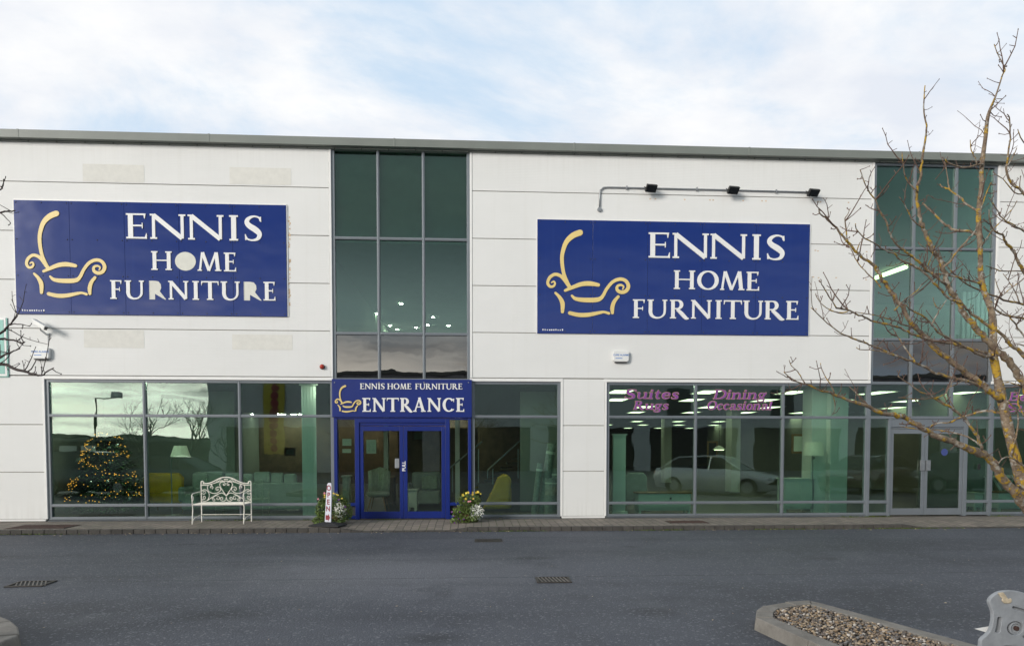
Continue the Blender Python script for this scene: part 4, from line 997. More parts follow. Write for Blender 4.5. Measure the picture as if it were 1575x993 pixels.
rod(bk, [(338,240),(420,236),(500,206),(580,165),(640,148),(682,144)], r1); rod(bk, [(314,262),(400,264),(480,242),(560,216),(620,206),(682,203)], r2)
bk.build('back_frame', M['cream'], bench, smooth=True)
sc_ = MB()
rod(sc_, [(682,425),(640,362),(603,305),(588,252),(608,220),(642,216),(667,234),(664,262),(645,267),(638,250),(650,246)], r3)
rod(sc_, [(468,298),(456,304),(446,292),(458,278),(480,284),(486,305),(474,322)], r3*0.9); rod(sc_, [(480,286),(462,258),(425,258),(406,290),(412,335),(440,370),(490,388),(545,382),(590,352),(602,325),(588,298),(556,290),(532,308),(534,334),(556,342),(566,326),(554,318)], r3)
rod(sc_, [(400,498),(465,452),(540,408),(600,385),(645,392),(682,430)], r3); rod(sc_, [(316,362),(345,334),(385,336),(418,372),(430,410),(422,455),(400,498)], r3)
rod(sc_, [(318,384),(340,398),(368,390),(374,366),(358,352),(342,364),(350,378)], r3*0.9); rod(sc_, [(318,470),(340,480),(366,470),(372,446),(358,430),(340,436),(340,456),(354,456)], r3*0.9); rod(sc_, [(320,492),(350,506),(398,498)], r3*0.9)
rod(sc_, [(682,440),(672,488),(640,506),(604,496),(592,468),(606,448),(628,456),(626,476),(612,474)], r3); rod(sc_, [(470,470),(520,426),(560,428),(580,452),(570,480),(546,480),(540,460),(554,454)], r3*0.9)
rod(sc_, [(470,478),(490,468),(512,480),(508,500),(486,502),(484,488)], r3*0.9); rod(sc_, [(560,210),(590,185),(612,182),(630,196),(618,206)], r3*0.8); rod(sc_, [(540,212),(560,180),(600,170)], r3*0.8)
for u in (660, 682, 704): sc_.ball(bp(u, 176), 0.017, 8)
sc_.build('back_scrollwork', M['cream'], bench, smooth=True)
se_ = MB(); zs_ = bp(682, 528)[2]
for k in range(9):
    y = by0 + (by1-by0+0.04)*k/8; se_.tube([(bp(312, 0)[0], y, zs_), (bp(1052, 0)[0], y, zs_)], 0.0085, 6)
for y in (by0, by1+0.03): se_.box(bp(306, 0)[0], y-0.014, zs_-0.017, bp(1058, 0)[0], y+0.014, zs_+0.012)
se_.build('seat', M['cream'], bench, bevel=0.003)
for s_ in (0, 1):
    x = bp(312, 0)[0] if s_ == 0 else bp(1052, 0)[0]
    MB().tube([(x, by0, zs_+0.02), (x, by0, 0.12), (x, by0-0.0, PAVZ-0.002)], [0.013, 0.013, 0.015], 8).build('leg', M['cream'], bench, smooth=True)
    MB().tube(smooth_pts([(x, by1+0.02, zs_+0.16), (x, by1+0.02, zs_+0.02), (x, by1+0.035, zs_-0.12), (x, by1+0.01, zs_-0.28), (x, by1-0.005, PAVZ-0.002)], 4), 0.013, 8).build('leg', M['cream'], bench, smooth=True)
    ar = MB(); za = zs_+0.225
    ar.tube(smooth_pts([(x, by0, za+0.015), (x, by0-0.15, za+0.02), (x, by1+0.09, za+0.005), (x, by1+0.01, za-0.02), (x, by1-0.005, za-0.09), (x, by1+0.04, za-0.135), (x, by1+0.07, za-0.10), (x, by1+0.045, za-0.06), (x, by1+0.03, za-0.085)], 4), 0.012, 7); ar.tube([(x, by1+0.015, zs_), (x, by1+0.01, za-0.09)], 0.011, 7)
    ar.build('armrest', M['cream'], bench, smooth=True)
    MB().tube(smooth_pts([(x, by0, PAVZ+0.165), (x, by0-0.2, PAVZ+0.15), (x, by1+0.1, PAVZ+0.12), (x, by1, PAVZ+0.03)], 4), 0.0095, 6).build('side_brace', M['cream'], bench, smooth=True)
MB().tube([(bp(312, 0)[0], by0-0.01, PAVZ+0.165), (bp(1052, 0)[0], by0-0.01, PAVZ+0.165)], 0.0095, 6).build('stretcher', M['cream'], bench)

# ================================================================== OPEN SIGN
oy = -1.28
q0, q1 = at(504.5, 803, oy), at(508.5, 742, oy)
opn = thing('open_sign', 'tall narrow white OPEN sign with red letters on a black base', 'pavement sign', (q0.x, oy, PAVZ))
ra = Vector((1.0, -0.55, 0)).normalized(); lean = Vector((0.045, 0, 1)); lean.normalize()
Hs = q1.z - 0.17; zb = 0.17; wb = 0.082
bd = MB(); prof = []
def op(u, v, dpt=0.0): return Vector((q0.x, oy, zb)) + lean*v + ra*(u - (0.0)) + Vector((ra.y, -ra.x, 0))*dpt
ol = [(-wb, 0), (wb, 0), (wb*0.92, Hs*0.6), (wb*0.78, Hs*0.93), (wb*0.55, Hs), (-wb*0.3, Hs), (-wb*0.62, Hs*0.965), (-wb*0.85, Hs*0.6)]
n = len(ol); b_ = len(bd.v)
for dpt in (0.011, -0.011):
    for u, v in ol: bd.v.append(tuple(op(u, v, dpt)))
bd.f += [tuple(range(b_, b_+n)), tuple(range(b_+2*n-1, b_+n-1, -1))] + [(b_+i, b_+n+i, b_+n+(i+1) % n, b_+(i+1) % n) for i in range(n)]; bd.m += [0]*(n+2)
bd.build('panel', M['lilac'], opn, bevel=0.004)
for ch, v in (('O', 0.865), ('P', 0.69), ('E', 0.515), ('N', 0.345)):
    c = op(0.0, Hs*v, 0.0125); t_ = text_mesh(ch, 0.15, M['redink'], opn, 'lettering', c, (math.pi/2, 0, math.atan2(ra.y, ra.x)), bold=0.004)
aw = MB()
def ap(u, v): return tuple(op(u*wb, Hs*0.13 + v, 0.0128))
aw.face([ap(-0.72, -0.05), ap(0.1, -0.05), ap(0.1, -0.085), ap(0.75, 0.0), ap(0.1, 0.085), ap(0.1, 0.05), ap(-0.72, 0.05)]); aw.build('arrow', M['redink'], opn)
base = MB(); bb = [(-0.37, -0.20), (0.37, -0.20), (0.37, 0.20), (-0.37, 0.20)]; bt = [(-0.12, -0.06), (0.12, -0.06), (0.12, 0.06), (-0.12, 0.06)]
vs = []
for ol_, z in ((bb, PAVZ+0.002), (bb, PAVZ+0.03), (bt, 0.185)): vs += [(q0.x + u*ra.x*1.0 - v*ra.y*0.6, oy + u*ra.y*0.4 + v, z) for u, v in ol_]
base.v = vs; base.f = [(3,2,1,0), (8,9,10,11)] + [(k*4+i, k*4+(i+1) % 4, k*4+4+(i+1) % 4, k*4+4+i) for k in (0, 1) for i in range(4)]; base.m = [0]*10
base.build('base', M['rubber'], opn, bevel=0.008)

# ================================================================== PLANTERS
def leaf_cloud(mb, blobs, n, size, rnd, droop=0.3):
    for _ in range(n):
        c, r = rnd.choices(blobs, [b[1][0]*b[1][1]*b[1][2] for b in blobs])[0]
        while True:
            p = Vector((rnd.uniform(-1, 1), rnd.uniform(-1, 1), rnd.uniform(-1, 1)))
            if p.length < 1: break
        p = p.normalized()*(p.length**0.45)
        q = Vector(c) + Vector((p.x*r[0], p.y*r[1], p.z*r[2]))
        if q.z < PAVZ + 0.01: q.z = PAVZ + rnd.uniform(0.01, 0.05)
        d = (p + Vector((rnd.uniform(-.7, .7), rnd.uniform(-.7, .7), rnd.uniform(-.4, .8)))).normalized(); s_ = size*rnd.uniform(0.6, 1.4)
        a = d.orthogonal().normalized(); a = (a*math.cos(rnd.uniform(0, 6.3)) + d.cross(a)*math.sin(rnd.uniform(0, 6.3))).normalized()
        nn = d.cross(a).normalized()
        mb.face([q - d*s_*0.5, q + a*s_*0.32 + nn*s_*0.06, q + d*s_*0.6 - nn*s_*0.1, q - a*s_*0.32 + nn*s_*0.06])
def flowers(mb, pts, r, rnd, petals=5):
    for p in pts:
        p = Vector(p); nrm = Vector((rnd.uniform(-.5, .5), -1, rnd.uniform(0.0, 0.9))).normalized(); a = nrm.orthogonal().normalized(); b = nrm.cross(a); rr = r*rnd.uniform(0.7, 1.25)
        ring = []
        for k in range(petals*2):
            th = math.pi*k/petals; q = rr*(1.0 if k % 2 == 0 else 0.55); ring.append(p + (a*math.cos(th) + b*math.sin(th))*q + nrm*(0.004 if k % 2 else 0.010))
        mb.face(ring)
def planter(label, loc, blobs, wc, wr, yel, pur, pink, seed, stems=()):
    rnd = random.Random(seed); t = thing('flower_planter', label, 'planter', loc)
    o = Vector(loc)
    MB().lathe((loc[0], loc[1], PAVZ), [(0.12, 0.0), (0.15, 0.08), (0.16, 0.18), (0.14, 0.185)], 16).build('pot', M['pot'], t)
    f = MB(); leaf_cloud(f, [((o.x+c[0], o.y+c[1], c[2]), r) for c, r in blobs], 3200, 0.045, rnd)
    for _ in range(50):
        p = Vector((o.x + rnd.uniform(-.25, .25), o.y+rnd.uniform(-.15, .1), 0.5)); f.tube([p, p + Vector((rnd.uniform(-.06, .06), rnd.uniform(-.05, .05), rnd.uniform(.1, .3)))], 0.003, 4)
    f.build('foliage', M['leaf'], t)
    def scat(c, r, n): 
        out = []
        for _ in range(n):
            p = Vector((rnd.gauss(0, 1), -abs(rnd.gauss(0, 1)), rnd.gauss(0, 1))).normalized()*rnd.uniform(0.6, 1.08); out.append((o.x+c[0]+p.x*r[0], o.y+c[1]+p.y*r[1], max(PAVZ+0.03, c[2]+p.z*r[2])))
        return out
    m = MB(); flowers(m, scat(wc, wr, 230), 0.0145, rnd); m.build('white_blossom', M['wflower'], t)
    m = MB(); flowers(m, [(o.x+x, o.y+y, z) for x, y, z in yel], 0.028, rnd, 7); m.build('yellow_blossom', M['yflower'], t)
    m = MB(); flowers(m, [(o.x+x, o.y+y, z) for x, y, z in pur], 0.026, rnd); m.build('purple_blossom', M['pflower'], t)
    m = MB(); flowers(m, [(o.x+x, o.y+y, z) for x, y, z in pink], 0.03, rnd); m.build('pink_blossom', M['kflower'], t)
def rel(px, py, Y, loc): q = at(px, py, Y); return (q.x-loc[0], Y-loc[1], q.z)
P1Y = -0.75; q = at(514, 800, P1Y); l1 = (q.x, P1Y, PAVZ)
yl = [rel(px, py, P1Y-0.2, l1) for px, py in ((499, 761), (503, 761), (513, 758), (514.5, 759), (518, 760), (520, 761), (526, 766), (499, 764))]
planter('flower planter behind the OPEN sign with yellow blooms on top', l1, [((0.02, 0, 0.55), (0.27, 0.2, 0.17)), ((-0.16, -0.05, 0.40), (0.22, 0.2, 0.25)), ((-0.2, -0.12, 0.16), (0.24, 0.2, 0.12)), ((0.2, 0, 0.36), (0.2, 0.2, 0.25)), ((0.0, -0.1, 0.25), (0.3, 0.2, 0.16))],
        (rel(524, 783, P1Y, l1)[0], -0.08, rel(524, 784, P1Y, l1)[2]), (0.13, 0.14, 0.19), yl, [rel(521, 768, P1Y-.2, l1), rel(531, 779, P1Y-.2, l1)], [rel(499, 758, P1Y-.2, l1), rel(489, 767, P1Y-.2, l1), rel(502, 778, P1Y-.2, l1)], 11)
P2Y = -0.62; q = at(717, 799, P2Y); l2 = (q.x, P2Y, PAVZ)
yl = [rel(px, py, P2Y-0.2, l2) for px, py in ((712, 761), (717, 758), (720, 757), (727, 757), (732, 757), (736, 757), (739, 759), (727, 760), (716, 766.5), (728, 766.5), (735, 756), (711, 760))]
pu = [rel(px, py, P2Y-0.25, l2) for px, py in ((695, 787), (698, 793), (705, 797), (708, 800), (704, 802), (699.5, 803), (713, 798), (707, 787), (713, 770))]
planter('flower planter right of the blue doors, trailing purple blooms to the paving', l2, [((0.09, 0, 0.58), (0.25, 0.18, 0.14)), ((0.03, 0, 0.42), (0.22, 0.18, 0.2)), ((-0.12, -0.05, 0.28), (0.2, 0.18, 0.16)), ((-0.13, -0.18, 0.15), (0.23, 0.15, 0.09)), ((0.15, 0, 0.3), (0.2, 0.2, 0.22)), ((0.05, -0.1, 0.25), (0.26, 0.2, 0.16))],
        (rel(732, 787, P2Y, l2)[0], -0.08, rel(732, 787, P2Y, l2)[2]), (0.17, 0.15, 0.18), yl, pu, [rel(720.5, 771, P2Y-.2, l2), rel(723, 770.5, P2Y-.2, l2)], 12)

# ================================================================== DRAINS, COVERS, BITS ON THE GROUND
def drain(cx, cy, rot, lab, lean=-0.02):
    t = thing('drain_grate', lab, 'drain', (cx, cy, 0), 'drain grates in the car park'); t.rotation_euler = (0, 0, rot)
    W_, D_ = 0.195, 0.15
    pit_shade = MB(); pit_shade.box(-W_, -D_, 0.001, W_, D_, 0.004); o = pit_shade.build('pit_shade', M['dark']); o.parent = t  # dark sheet lying on the road, painted in place of a shaded hole
    f = MB()
    for a in ((-W_-0.03, -D_-0.03, W_+0.03, -D_), (-W_-0.03, D_, W_+0.03, D_+0.03), (-W_-0.03, -D_, -W_, D_), (W_, -D_, W_+0.03, D_)): f.box(a[0], a[1], 0.001, a[2], a[3], 0.016)
    o = f.build('frame', M['iron'], bevel=0.003); o.parent = t
    g_ = MB()
    for i in range(8):
        x = -W_ + 0.0487*(i+0.5); g_.obox((x, 0, 0.012), (0.008, 0, 0), (lean, D_, 0), (0, 0, 0.004))
    o = g_.build('grate', M['gratebar']); o.parent = t
p = gnd(48, 898); drain(p.x, p.y, R(4), 'rusty iron drain grate in the asphalt on the bench side', -0.07); p = gnd(851, 892); drain(p.x, p.y, R(-1), 'iron drain grate in the asphalt below the right sign')
def cover(pts, z, lab, mt='rust'):
    P_ = [gnd(px, py, z) for px, py in pts]; xs_ = [p.x for p in P_]; ys_ = [p.y for p in P_]
    t = thing('manhole_cover', lab, 'manhole cover', (sum(xs_)/4, sum(ys_)/4, z))
    a, b, c, d = min(xs_), max(xs_), min(ys_), max(ys_)
    f = MB(); f.box(a, c, z-0.01, b, d, z+0.003); f.build('frame', M['iron'], t, bevel=0.002)
    f = MB(); f.box(a+0.025, c+0.025, z, b-0.025, d-0.025, z+0.007)
    for i in range(12): f.box(a+0.04+(b-a-0.1)*i/12, c+0.03, z+0.007, a+0.055+(b-a-0.1)*i/12, d-0.03, z+0.010)
    f.build('lid', M[mt], t, bevel=0.002)
cover(((38, 807), (112, 807), (98, 812), (24, 812)), PAVZ, 'long rusty brown cover set in the paving below the Christmas tree window'); cover(((1030, 800.5), (1082, 800.5), (1082, 803.5), (1030, 803.5)), PAVZ, 'rusty brown cover set in the paving below the purple lettering')
cover(((732, 828.5), (772, 828.5), (770, 833), (730, 833)), 0.0, 'worn brown cover set in the asphalt before the entrance', 'iron')
rnd = random.Random(77); lf = MB()
for _ in range(230):
    x = rnd.uniform(-11, 12); y = KY - abs(rnd.gauss(0, 0.12)) - 0.02; z = 0.006
    s_ = rnd.uniform(0.012, 0.035); a = rnd.uniform(0, 6.3); lf.face([(x+s_*math.cos(a+k*1.57)*(1 if k % 2 else 0.6), y+s_*math.sin(a+k*1.57)*(1 if k % 2 else 0.6), z+rnd.uniform(0, 0.008)) for k in range(4)])
for _ in range(170):
    x = rnd.uniform(-9, 9); y = rnd.uniform(-11.5, KY); s_ = rnd.uniform(0.005, 0.018); a = rnd.uniform(0, 6.3)
    lf.face([(x+s_*math.cos(a+k*1.57)*(1 if k % 2 else 0.55), y+s_*math.sin(a+k*1.57)*(1 if k % 2 else 0.55), 0.006+rnd.uniform(0, 0.006)) for k in range(4)])
for _ in range(160):
    x = rnd.uniform(-11, 12); y = rnd.uniform(-0.25, -0.02); s_ = rnd.uniform(0.006, 0.02); a = rnd.uniform(0, 6.3)
    lf.face([(x+s_*math.cos(a+k*1.57)*(1 if k % 2 else 0.6), y+s_*math.sin(a+k*1.57)*(1 if k % 2 else 0.6), PAVZ+0.004+rnd.uniform(0, 0.006)) for k in range(4)])
tag(lf.build('fallen_leaves', M['litter']), 'scattered dead leaves and grit along the kerb and road', 'leaves', kind='stuff')
ms = MB()
for _ in range(1500):
    if rnd.random() < 0.6: x = rnd.gauss(rnd.choice((-9, 0.8, 4.0, 6.5, 8.9, 9.6)), 0.45); y = KY - rnd.uniform(0.0, 0.035); z = 0.004
    else: x = rnd.gauss(rnd.choice((-6.0, -3.6, -5.2, 0.1, 9.0, 9.6, 12.7, -2.0)), 0.18); y = rnd.uniform(-0.12, -0.01); z = PAVZ
    h = rnd.uniform(0.008, 0.03); a = rnd.uniform(0, 6.3); s_ = 0.012
    ms.face([(x-s_*math.cos(a), y-s_*math.sin(a), z), (x+s_*math.cos(a), y+s_*math.sin(a), z), (x+rnd.uniform(-.015, .015), y+rnd.uniform(-.015, .015), z+h)])
tag(ms.build('moss', M['moss']), 'tufts of moss and weeds along the kerb and wall foot', 'moss', kind='stuff')

# ================================================================== KERBED ISLANDS
def island(name, outer, label, seed, close_h=0.125, kw=0.17, nst=2600, clip=None):
    """outline of the outer kerb edge, anticlockwise from above"""
    rnd = random.Random(seed); O = [Vector((x, y)) for x, y in outer]; n = len(O)
    t = thing(name, label, 'kerbed island', (sum(p.x for p in O)/n, sum(p.y for p in O)/n, 0), 'kerbed gravel islands in the car park')
    inn = []
    for i in range(n):
        e0 = (O[i]-O[i-1]).normalized(); e1 = (O[(i+1) % n]-O[i]).normalized(); n0 = Vector((-e0.y, e0.x)); n1 = Vector((-e1.y, e1.x)); bis = (n0+n1).normalized(); inn.append(O[i] + bis*kw/max(0.35, bis.dot(n0)))
    k = MB()
    for i in range(n):
        a, b, c, d = O[i], O[(i+1) % n], inn[(i+1) % n], inn[i]; L_ = (b-a).length; m = max(1, round(L_/0.9))
        for j in range(m):
            g0, g1 = j/m + 0.003/L_, (j+1)/m - 0.003/L_
            q = [a.lerp(b, g0), a.lerp(b, g1), d.lerp(c, g1), d.lerp(c, g0)]; zt = close_h + rnd.uniform(-0.006, 0.006); s = len(k.v)
            top = [q[0].lerp(q[3], 0.10), q[1].lerp(q[2], 0.10), q[2], q[3]]
            for p in q: k.v.append((p.x, p.y, -0.02))
            for p in top: k.v.append((p.x, p.y, zt))
            k.f += [tuple(s+x for x in f) for f in ((0,1,5,4), (1,2,6,5), (2,3,7,6), (3,0,4,7), (4,5,6,7))]; k.m += [0]*5
    k.build('island_kerb', M['island'], t, bevel=0.014)
    s_ = MB(); s_.face([(p.x, p.y, 0.08) for p in inn]); s_.build('bed', M['iron'], t)
    gm = MB()
    def inside(x, y):
        c = False
        for i in range(n):
            a, b = inn[i], inn[i-1]
            if (a.y > y) != (b.y > y) and x < (b.x-a.x)*(y-a.y)/(b.y-a.y)+a.x: c = not c
        return c
    x0, x1 = min(p.x for p in inn), max(p.x for p in inn); y0, y1 = min(p.y for p in inn), max(p.y for p in inn); cnt = 0
    if clip: y0 = max(y0, clip)
    for _ in range(nst*4):
        x, y = rnd.uniform(x0, x1), rnd.uniform(y0, y1)
        if not inside(x, y): continue
        r = rnd.uniform(0.009, 0.021); z = 0.088 + rnd.uniform(0, 0.03); s = len(gm.v); th = rnd.uniform(0, 6.3); e = rnd.uniform(0.6, 1.0); fl = rnd.uniform(0.45, 0.8); tl = rnd.uniform(-.35, .35)
        for ring, zz in ((0.45, -0.8), (0.95, -0.25), (0.98, 0.2), (0.6, 0.75)):
            for j in range(6):
                a = j*math.pi/3; u, v = r*ring*math.cos(a)*rnd.uniform(.88, 1.1), r*e*ring*math.sin(a)*rnd.uniform(.88, 1.1)
                gm.v.append((x+u*math.cos(th)-v*math.sin(th), y+u*math.sin(th)+v*math.cos(th), z+r*fl*zz+u*tl))
        for kk in range(3):
            for j in range(6): gm.f.append((s+kk*6+j, s+kk*6+(j+1) % 6, s+kk*6+6+(j+1) % 6, s+kk*6+6+j)); gm.m.append(0)
        gm.f.append(tuple(s+18+j for j in range(6))); gm.m.append(0); cnt += 1
        if cnt >= nst: break
    o = gm.build('gravel', M['pebble'], t, smooth=True); o['kind'] = 'stuff'
    return t
pr = [gnd(*a, 0.125) for a in ((1160, 948), (1161, 938), (1172, 930), (1205, 924.5), (1245, 922), (1262, 925))]
pr = [(p.x, p.y) for p in pr]
f0 = gnd(1500, 989, 0.125); d_ = Vector((f0.x-pr[-1][0], f0.y-pr[-1][1])).normalized(); g0 = gnd(1262, 993, 0.125); e_ = Vector((g0.x-pr[0][0], g0.y-pr[0][1])).normalized()
far = (pr[-1][0]+d_.x*3.4, pr[-1][1]+d_.y*3.4); near = (pr[0][0]+e_.x*3.2, pr[0][1]+e_.y*3.2)
outer_r = [near, far] + pr[::-1]
island('kerb_island', outer_r, 'pale kerbed island filled with brown gravel, beside the grey plastic barrier', 31, nst=5200)
pl_ = [gnd(*a, 0.125) for a in ((33, 974), (31, 962), (20, 953), (0, 945))]; pl_ = [(p.x, p.y) for p in pl_]
outer_l = [(pl_[0][0]+0.05, pl_[0][1]-2.6), pl_[0], pl_[1], pl_[2], pl_[3], (pl_[3][0]-0.5, pl_[3][1]+0.25), (pl_[3][0]-2.2, pl_[3][1]-0.1), (pl_[3][0]-2.4, pl_[3][1]-3.0)]
island('kerb_island', outer_l, 'kerbed island corner with grey stones, under the dark bare branches', 32, nst=700)

# ================================================================== GREY PLASTIC BARRIER FOOT
BY = -11.35
def bq(zx, zy): q = at(1440+zx/8.785, 880+zy/8.785, BY); return (q.x, q.z)
bt_ = thing('plastic_barrier', 'grey moulded plastic barrier base standing on edge beside the gravel island', 'barrier', (bq(1150, 700)[0], BY, 0))
left = [(590,940),(600,900),(660,850),(712,790),(745,700),(758,600),(748,510),(722,440),(708,395),(718,355),(760,310),(830,268),(920,248),(1010,246),(1100,256),(1190,282)]
right = [(1290,300),(1390,330),(1470,380),(1500,430),(1495,480),(1470,540),(1462,640),(1480,740),(1520,820),(1580,890),(1600,960)]
ol = [bq(*p) for p in smooth_pts(left + right, 3)]; zbot = 0.0
ol = [(ol[0][0]-0.02, 0.02)] + ol + [(ol[-1][0]+0.02, 0.02)]
holes = [smooth_pts([(1000,455),(1020,440),(1100,462),(1200,490),(1262,512),(1270,535),(1250,548),(1180,535),(1080,505),(1008,485)], 2, True), smooth_pts([(800,600),(830,585),(862,592),(868,640),(858,720),(845,790),(815,808),(775,800),(768,770),(788,690)], 2, True),
         smooth_pts([(1180,660),(1220,645),(1260,655),(1250,720),(1200,700),(1175,685)], 2, True), smooth_pts([(1135,845),(1165,835),(1250,850),(1255,885),(1180,885),(1140,868)], 2, True), smooth_pts([(890,975),(930,968),(1100,980),(1250,1000),(1250,1030),(1080,1030),(900,1015)], 2, True)]
def curve_plate(name, outline, inner, depth, y, mt, parent, bev=0.012):
    cu_ = bpy.data.curves.new('tmp', 'CURVE'); cu_.dimensions = '2D'; cu_.fill_mode = 'BOTH'; cu_.extrude = depth/2; cu_.bevel_depth = bev; cu_.bevel_resolution = 2
    for ring in [outline] + inner:
        sp = cu_.splines.new('POLY'); sp.points.add(len(ring)-1); sp.use_cyclic_u = True
        for p_, (x, z) in zip(sp.points, ring): p_.co = (x, z, 0, 1)
    o = bpy.data.objects.new('tmp', cu_); scene.collection.objects.link(o); bpy.context.view_layer.update()
    me = bpy.data.meshes.new_from_object(o.evaluated_get(bpy.context.evaluated_depsgraph_get())); bpy.data.objects.remove(o)
    org = Vector(parent.location)
    for v in me.vertices: x, z, d = v.co; v.co = (x-org.x, y-d-org.y, z-org.z)
    me.materials.clear(); me.materials.append(mt); me.name = name
    t = bpy.data.objects.new(name, me); scene.collection.objects.link(t); t.parent = parent; return t
cx_, cz_ = bq(1043, 742); rr_ = abs(bq(1160, 742)[0]-cx_)
circ = [(cx_+rr_*math.cos(a*math.pi/14), cz_+rr_*0.82*math.sin(a*math.pi/14)) for a in range(28)]
curve_plate('body', ol, [[bq(*p) for p in h] for h in holes] + [circ], 0.026, BY, M['barrier'], bt_, 0.004)
bk_ = MB(); bk_.prism([(x, z) for x, z in [(ol[0][0]+0.03, 0.03)] + [(cx_+(x-cx_)*0.93, cz_+(z-cz_)*0.93) for x, z in ol[1:-1]] + [(ol[-1][0]-0.03, 0.03)]], BY+0.018, BY+0.030); bk_.build('back_plate', M['barrier'], bt_)
bo = MB(); bo.lathe((cx_+0.012, BY, cz_-0.004), [(rr_*0.72, 0.017), (rr_*0.70, 0.0), (rr_*0.54, -0.004), (rr_*0.48, 0.010), (rr_*0.40, 0.012)], 22, 'y'); bo.build('bolt_socket', M['barrier'], bt_, smooth=False)
MB().lathe((cx_+0.024, BY, cz_-0.006), [(rr_*0.26, 0.012), (rr_*0.26, -0.004), (rr_*0.2, -0.008)], 10, 'y').build('rusty_bolt', M['rust'], bt_)
tp = MB(); pts_ = [bq(*p) for p in ((800,262),(870,255),(905,300),(935,345),(975,335),(985,375),(960,405),(880,402),(852,370),(860,340),(835,320))]; tp.prism(pts_, BY-0.027, BY-0.0175); tp.build('torn_tape', M['tape'], bt_, bevel=0.003)
ft = MB(); a, b = bq(565, 775), bq(720, 800); ft.prism([(a[0], a[1]), (b[0]+0.03, b[1]+0.03), (b[0]+0.03, b[1]-0.02)], BY+0.032, BY+0.036); ft.build('loose_strap', M['white'], bt_)
# ================================================================== INSIDE THE WINDOWS
def soft_box(name, mt, par, x0, y0, z0, x1, y1, z1, bev=0.05): return MB().box(x0, y0, z0, x1, y1, z1).build(name, mt, par, bevel=bev, seg=3)
# Christmas tree
TY = 1.25; c = at(166, 770, TY); ct = thing('christmas_tree', 'dark green Christmas tree with orange fairy lights behind the left window', 'Christmas tree', (c.x, TY, PAVZ))
rnd = random.Random(4); H_ = 2.35; RB = 0.95
MB().lathe((c.x, TY, PAVZ), [(0.22, 0), (0.2, 0.05), (0.05, 0.07), (0.045, H_*0.9)], 10).build('trunk', M['darkwood'], ct)
f = MB()
for _ in range(10500):
    h = rnd.random()**1.5; r = RB*(1-h)**0.62*(0.35+0.65*rnd.random()**0.5)*(1+0.12*math.sin(h*42)); a = rnd.uniform(0, 6.283)
    q = Vector((c.x+r*math.cos(a), TY+r*math.sin(a)*0.85, PAVZ+0.16+h*(H_-0.18)))
    d = Vector((math.cos(a), math.sin(a), rnd.uniform(-0.45, 0.25))).normalized(); b = d.cross(Vector((0, 0, 1))).normalized(); s_ = rnd.uniform(0.06, 0.13)
    f.face([q - d*s_*0.5, q + b*s_*0.22, q + d*s_*0.7, q - b*s_*0.22])
f.build('foliage', M['fir'], ct)
fl = MB()
for k in range(9):
    h0 = 0.10 + k*0.085; ph = rnd.uniform(0, 6)
    for i in range(34):
        a = math.pi + i*math.pi/33 + rnd.uniform(-.05, .05); h = h0 + 0.05*math.sin(a*2.3+ph) + 0.04*math.sin(a*1.3+2*ph) + rnd.uniform(-0.025, 0.025); r = RB*(1-h)**0.62*rnd.uniform(0.9, 1.06)
        if rnd.random() < 0.30 + 0.25*math.sin(a*2+ph*3): continue
        fl.ball((c.x+r*math.cos(a), TY+r*math.sin(a)*0.87-0.02, PAVZ+0.2+h*(H_-0.2)), 0.0085, 5)
fl.build('fairy_lights', M['fairy'], ct)
for i in range(14):
    a = math.pi + rnd.uniform(0.2, 2.95); h = rnd.uniform(0.1, 0.75); r = RB*(1-h)**0.62*1.04
    MB().ball((c.x+r*math.cos(a), TY+r*math.sin(a)*0.87-0.02, PAVZ+0.2+h*(H_-0.2)), rnd.uniform(0.03, 0.055), 10).build('bauble', M['bauble'], ct, smooth=True)
# floor lamp
LY = 1.15; p0 = at(264.5, 780, LY); pt = at(264.5, 712, LY); s0, s1 = at(263, 702, LY), at(292, 685, LY)
fl_ = thing('floor_lamp', 'standing lamp with a pale pleated shade beside the Christmas tree', 'lamp', (p0.x, LY, PAVZ)); sx = (s0.x+s1.x)/2
m = MB(); m.lathe((p0.x, LY, PAVZ), [(0.15, 0), (0.15, 0.02), (0.02, 0.035)], 16); m.tube([(p0.x, LY, PAVZ+0.03), (p0.x, LY, s0.z-0.05), (p0.x+0.05, LY, s0.z+0.02), (sx, LY, s0.z+0.03), (sx, LY, s0.z+0.10)], 0.014, 8); m.build('pole', M['galv'], fl_)
rw = (s1.x-s0.x)/2; MB().lathe((sx, LY, s0.z), [(rw, 0), (rw*0.62, s1.z-s0.z)], 28).build('lamp_shade', M['shade'], fl_)
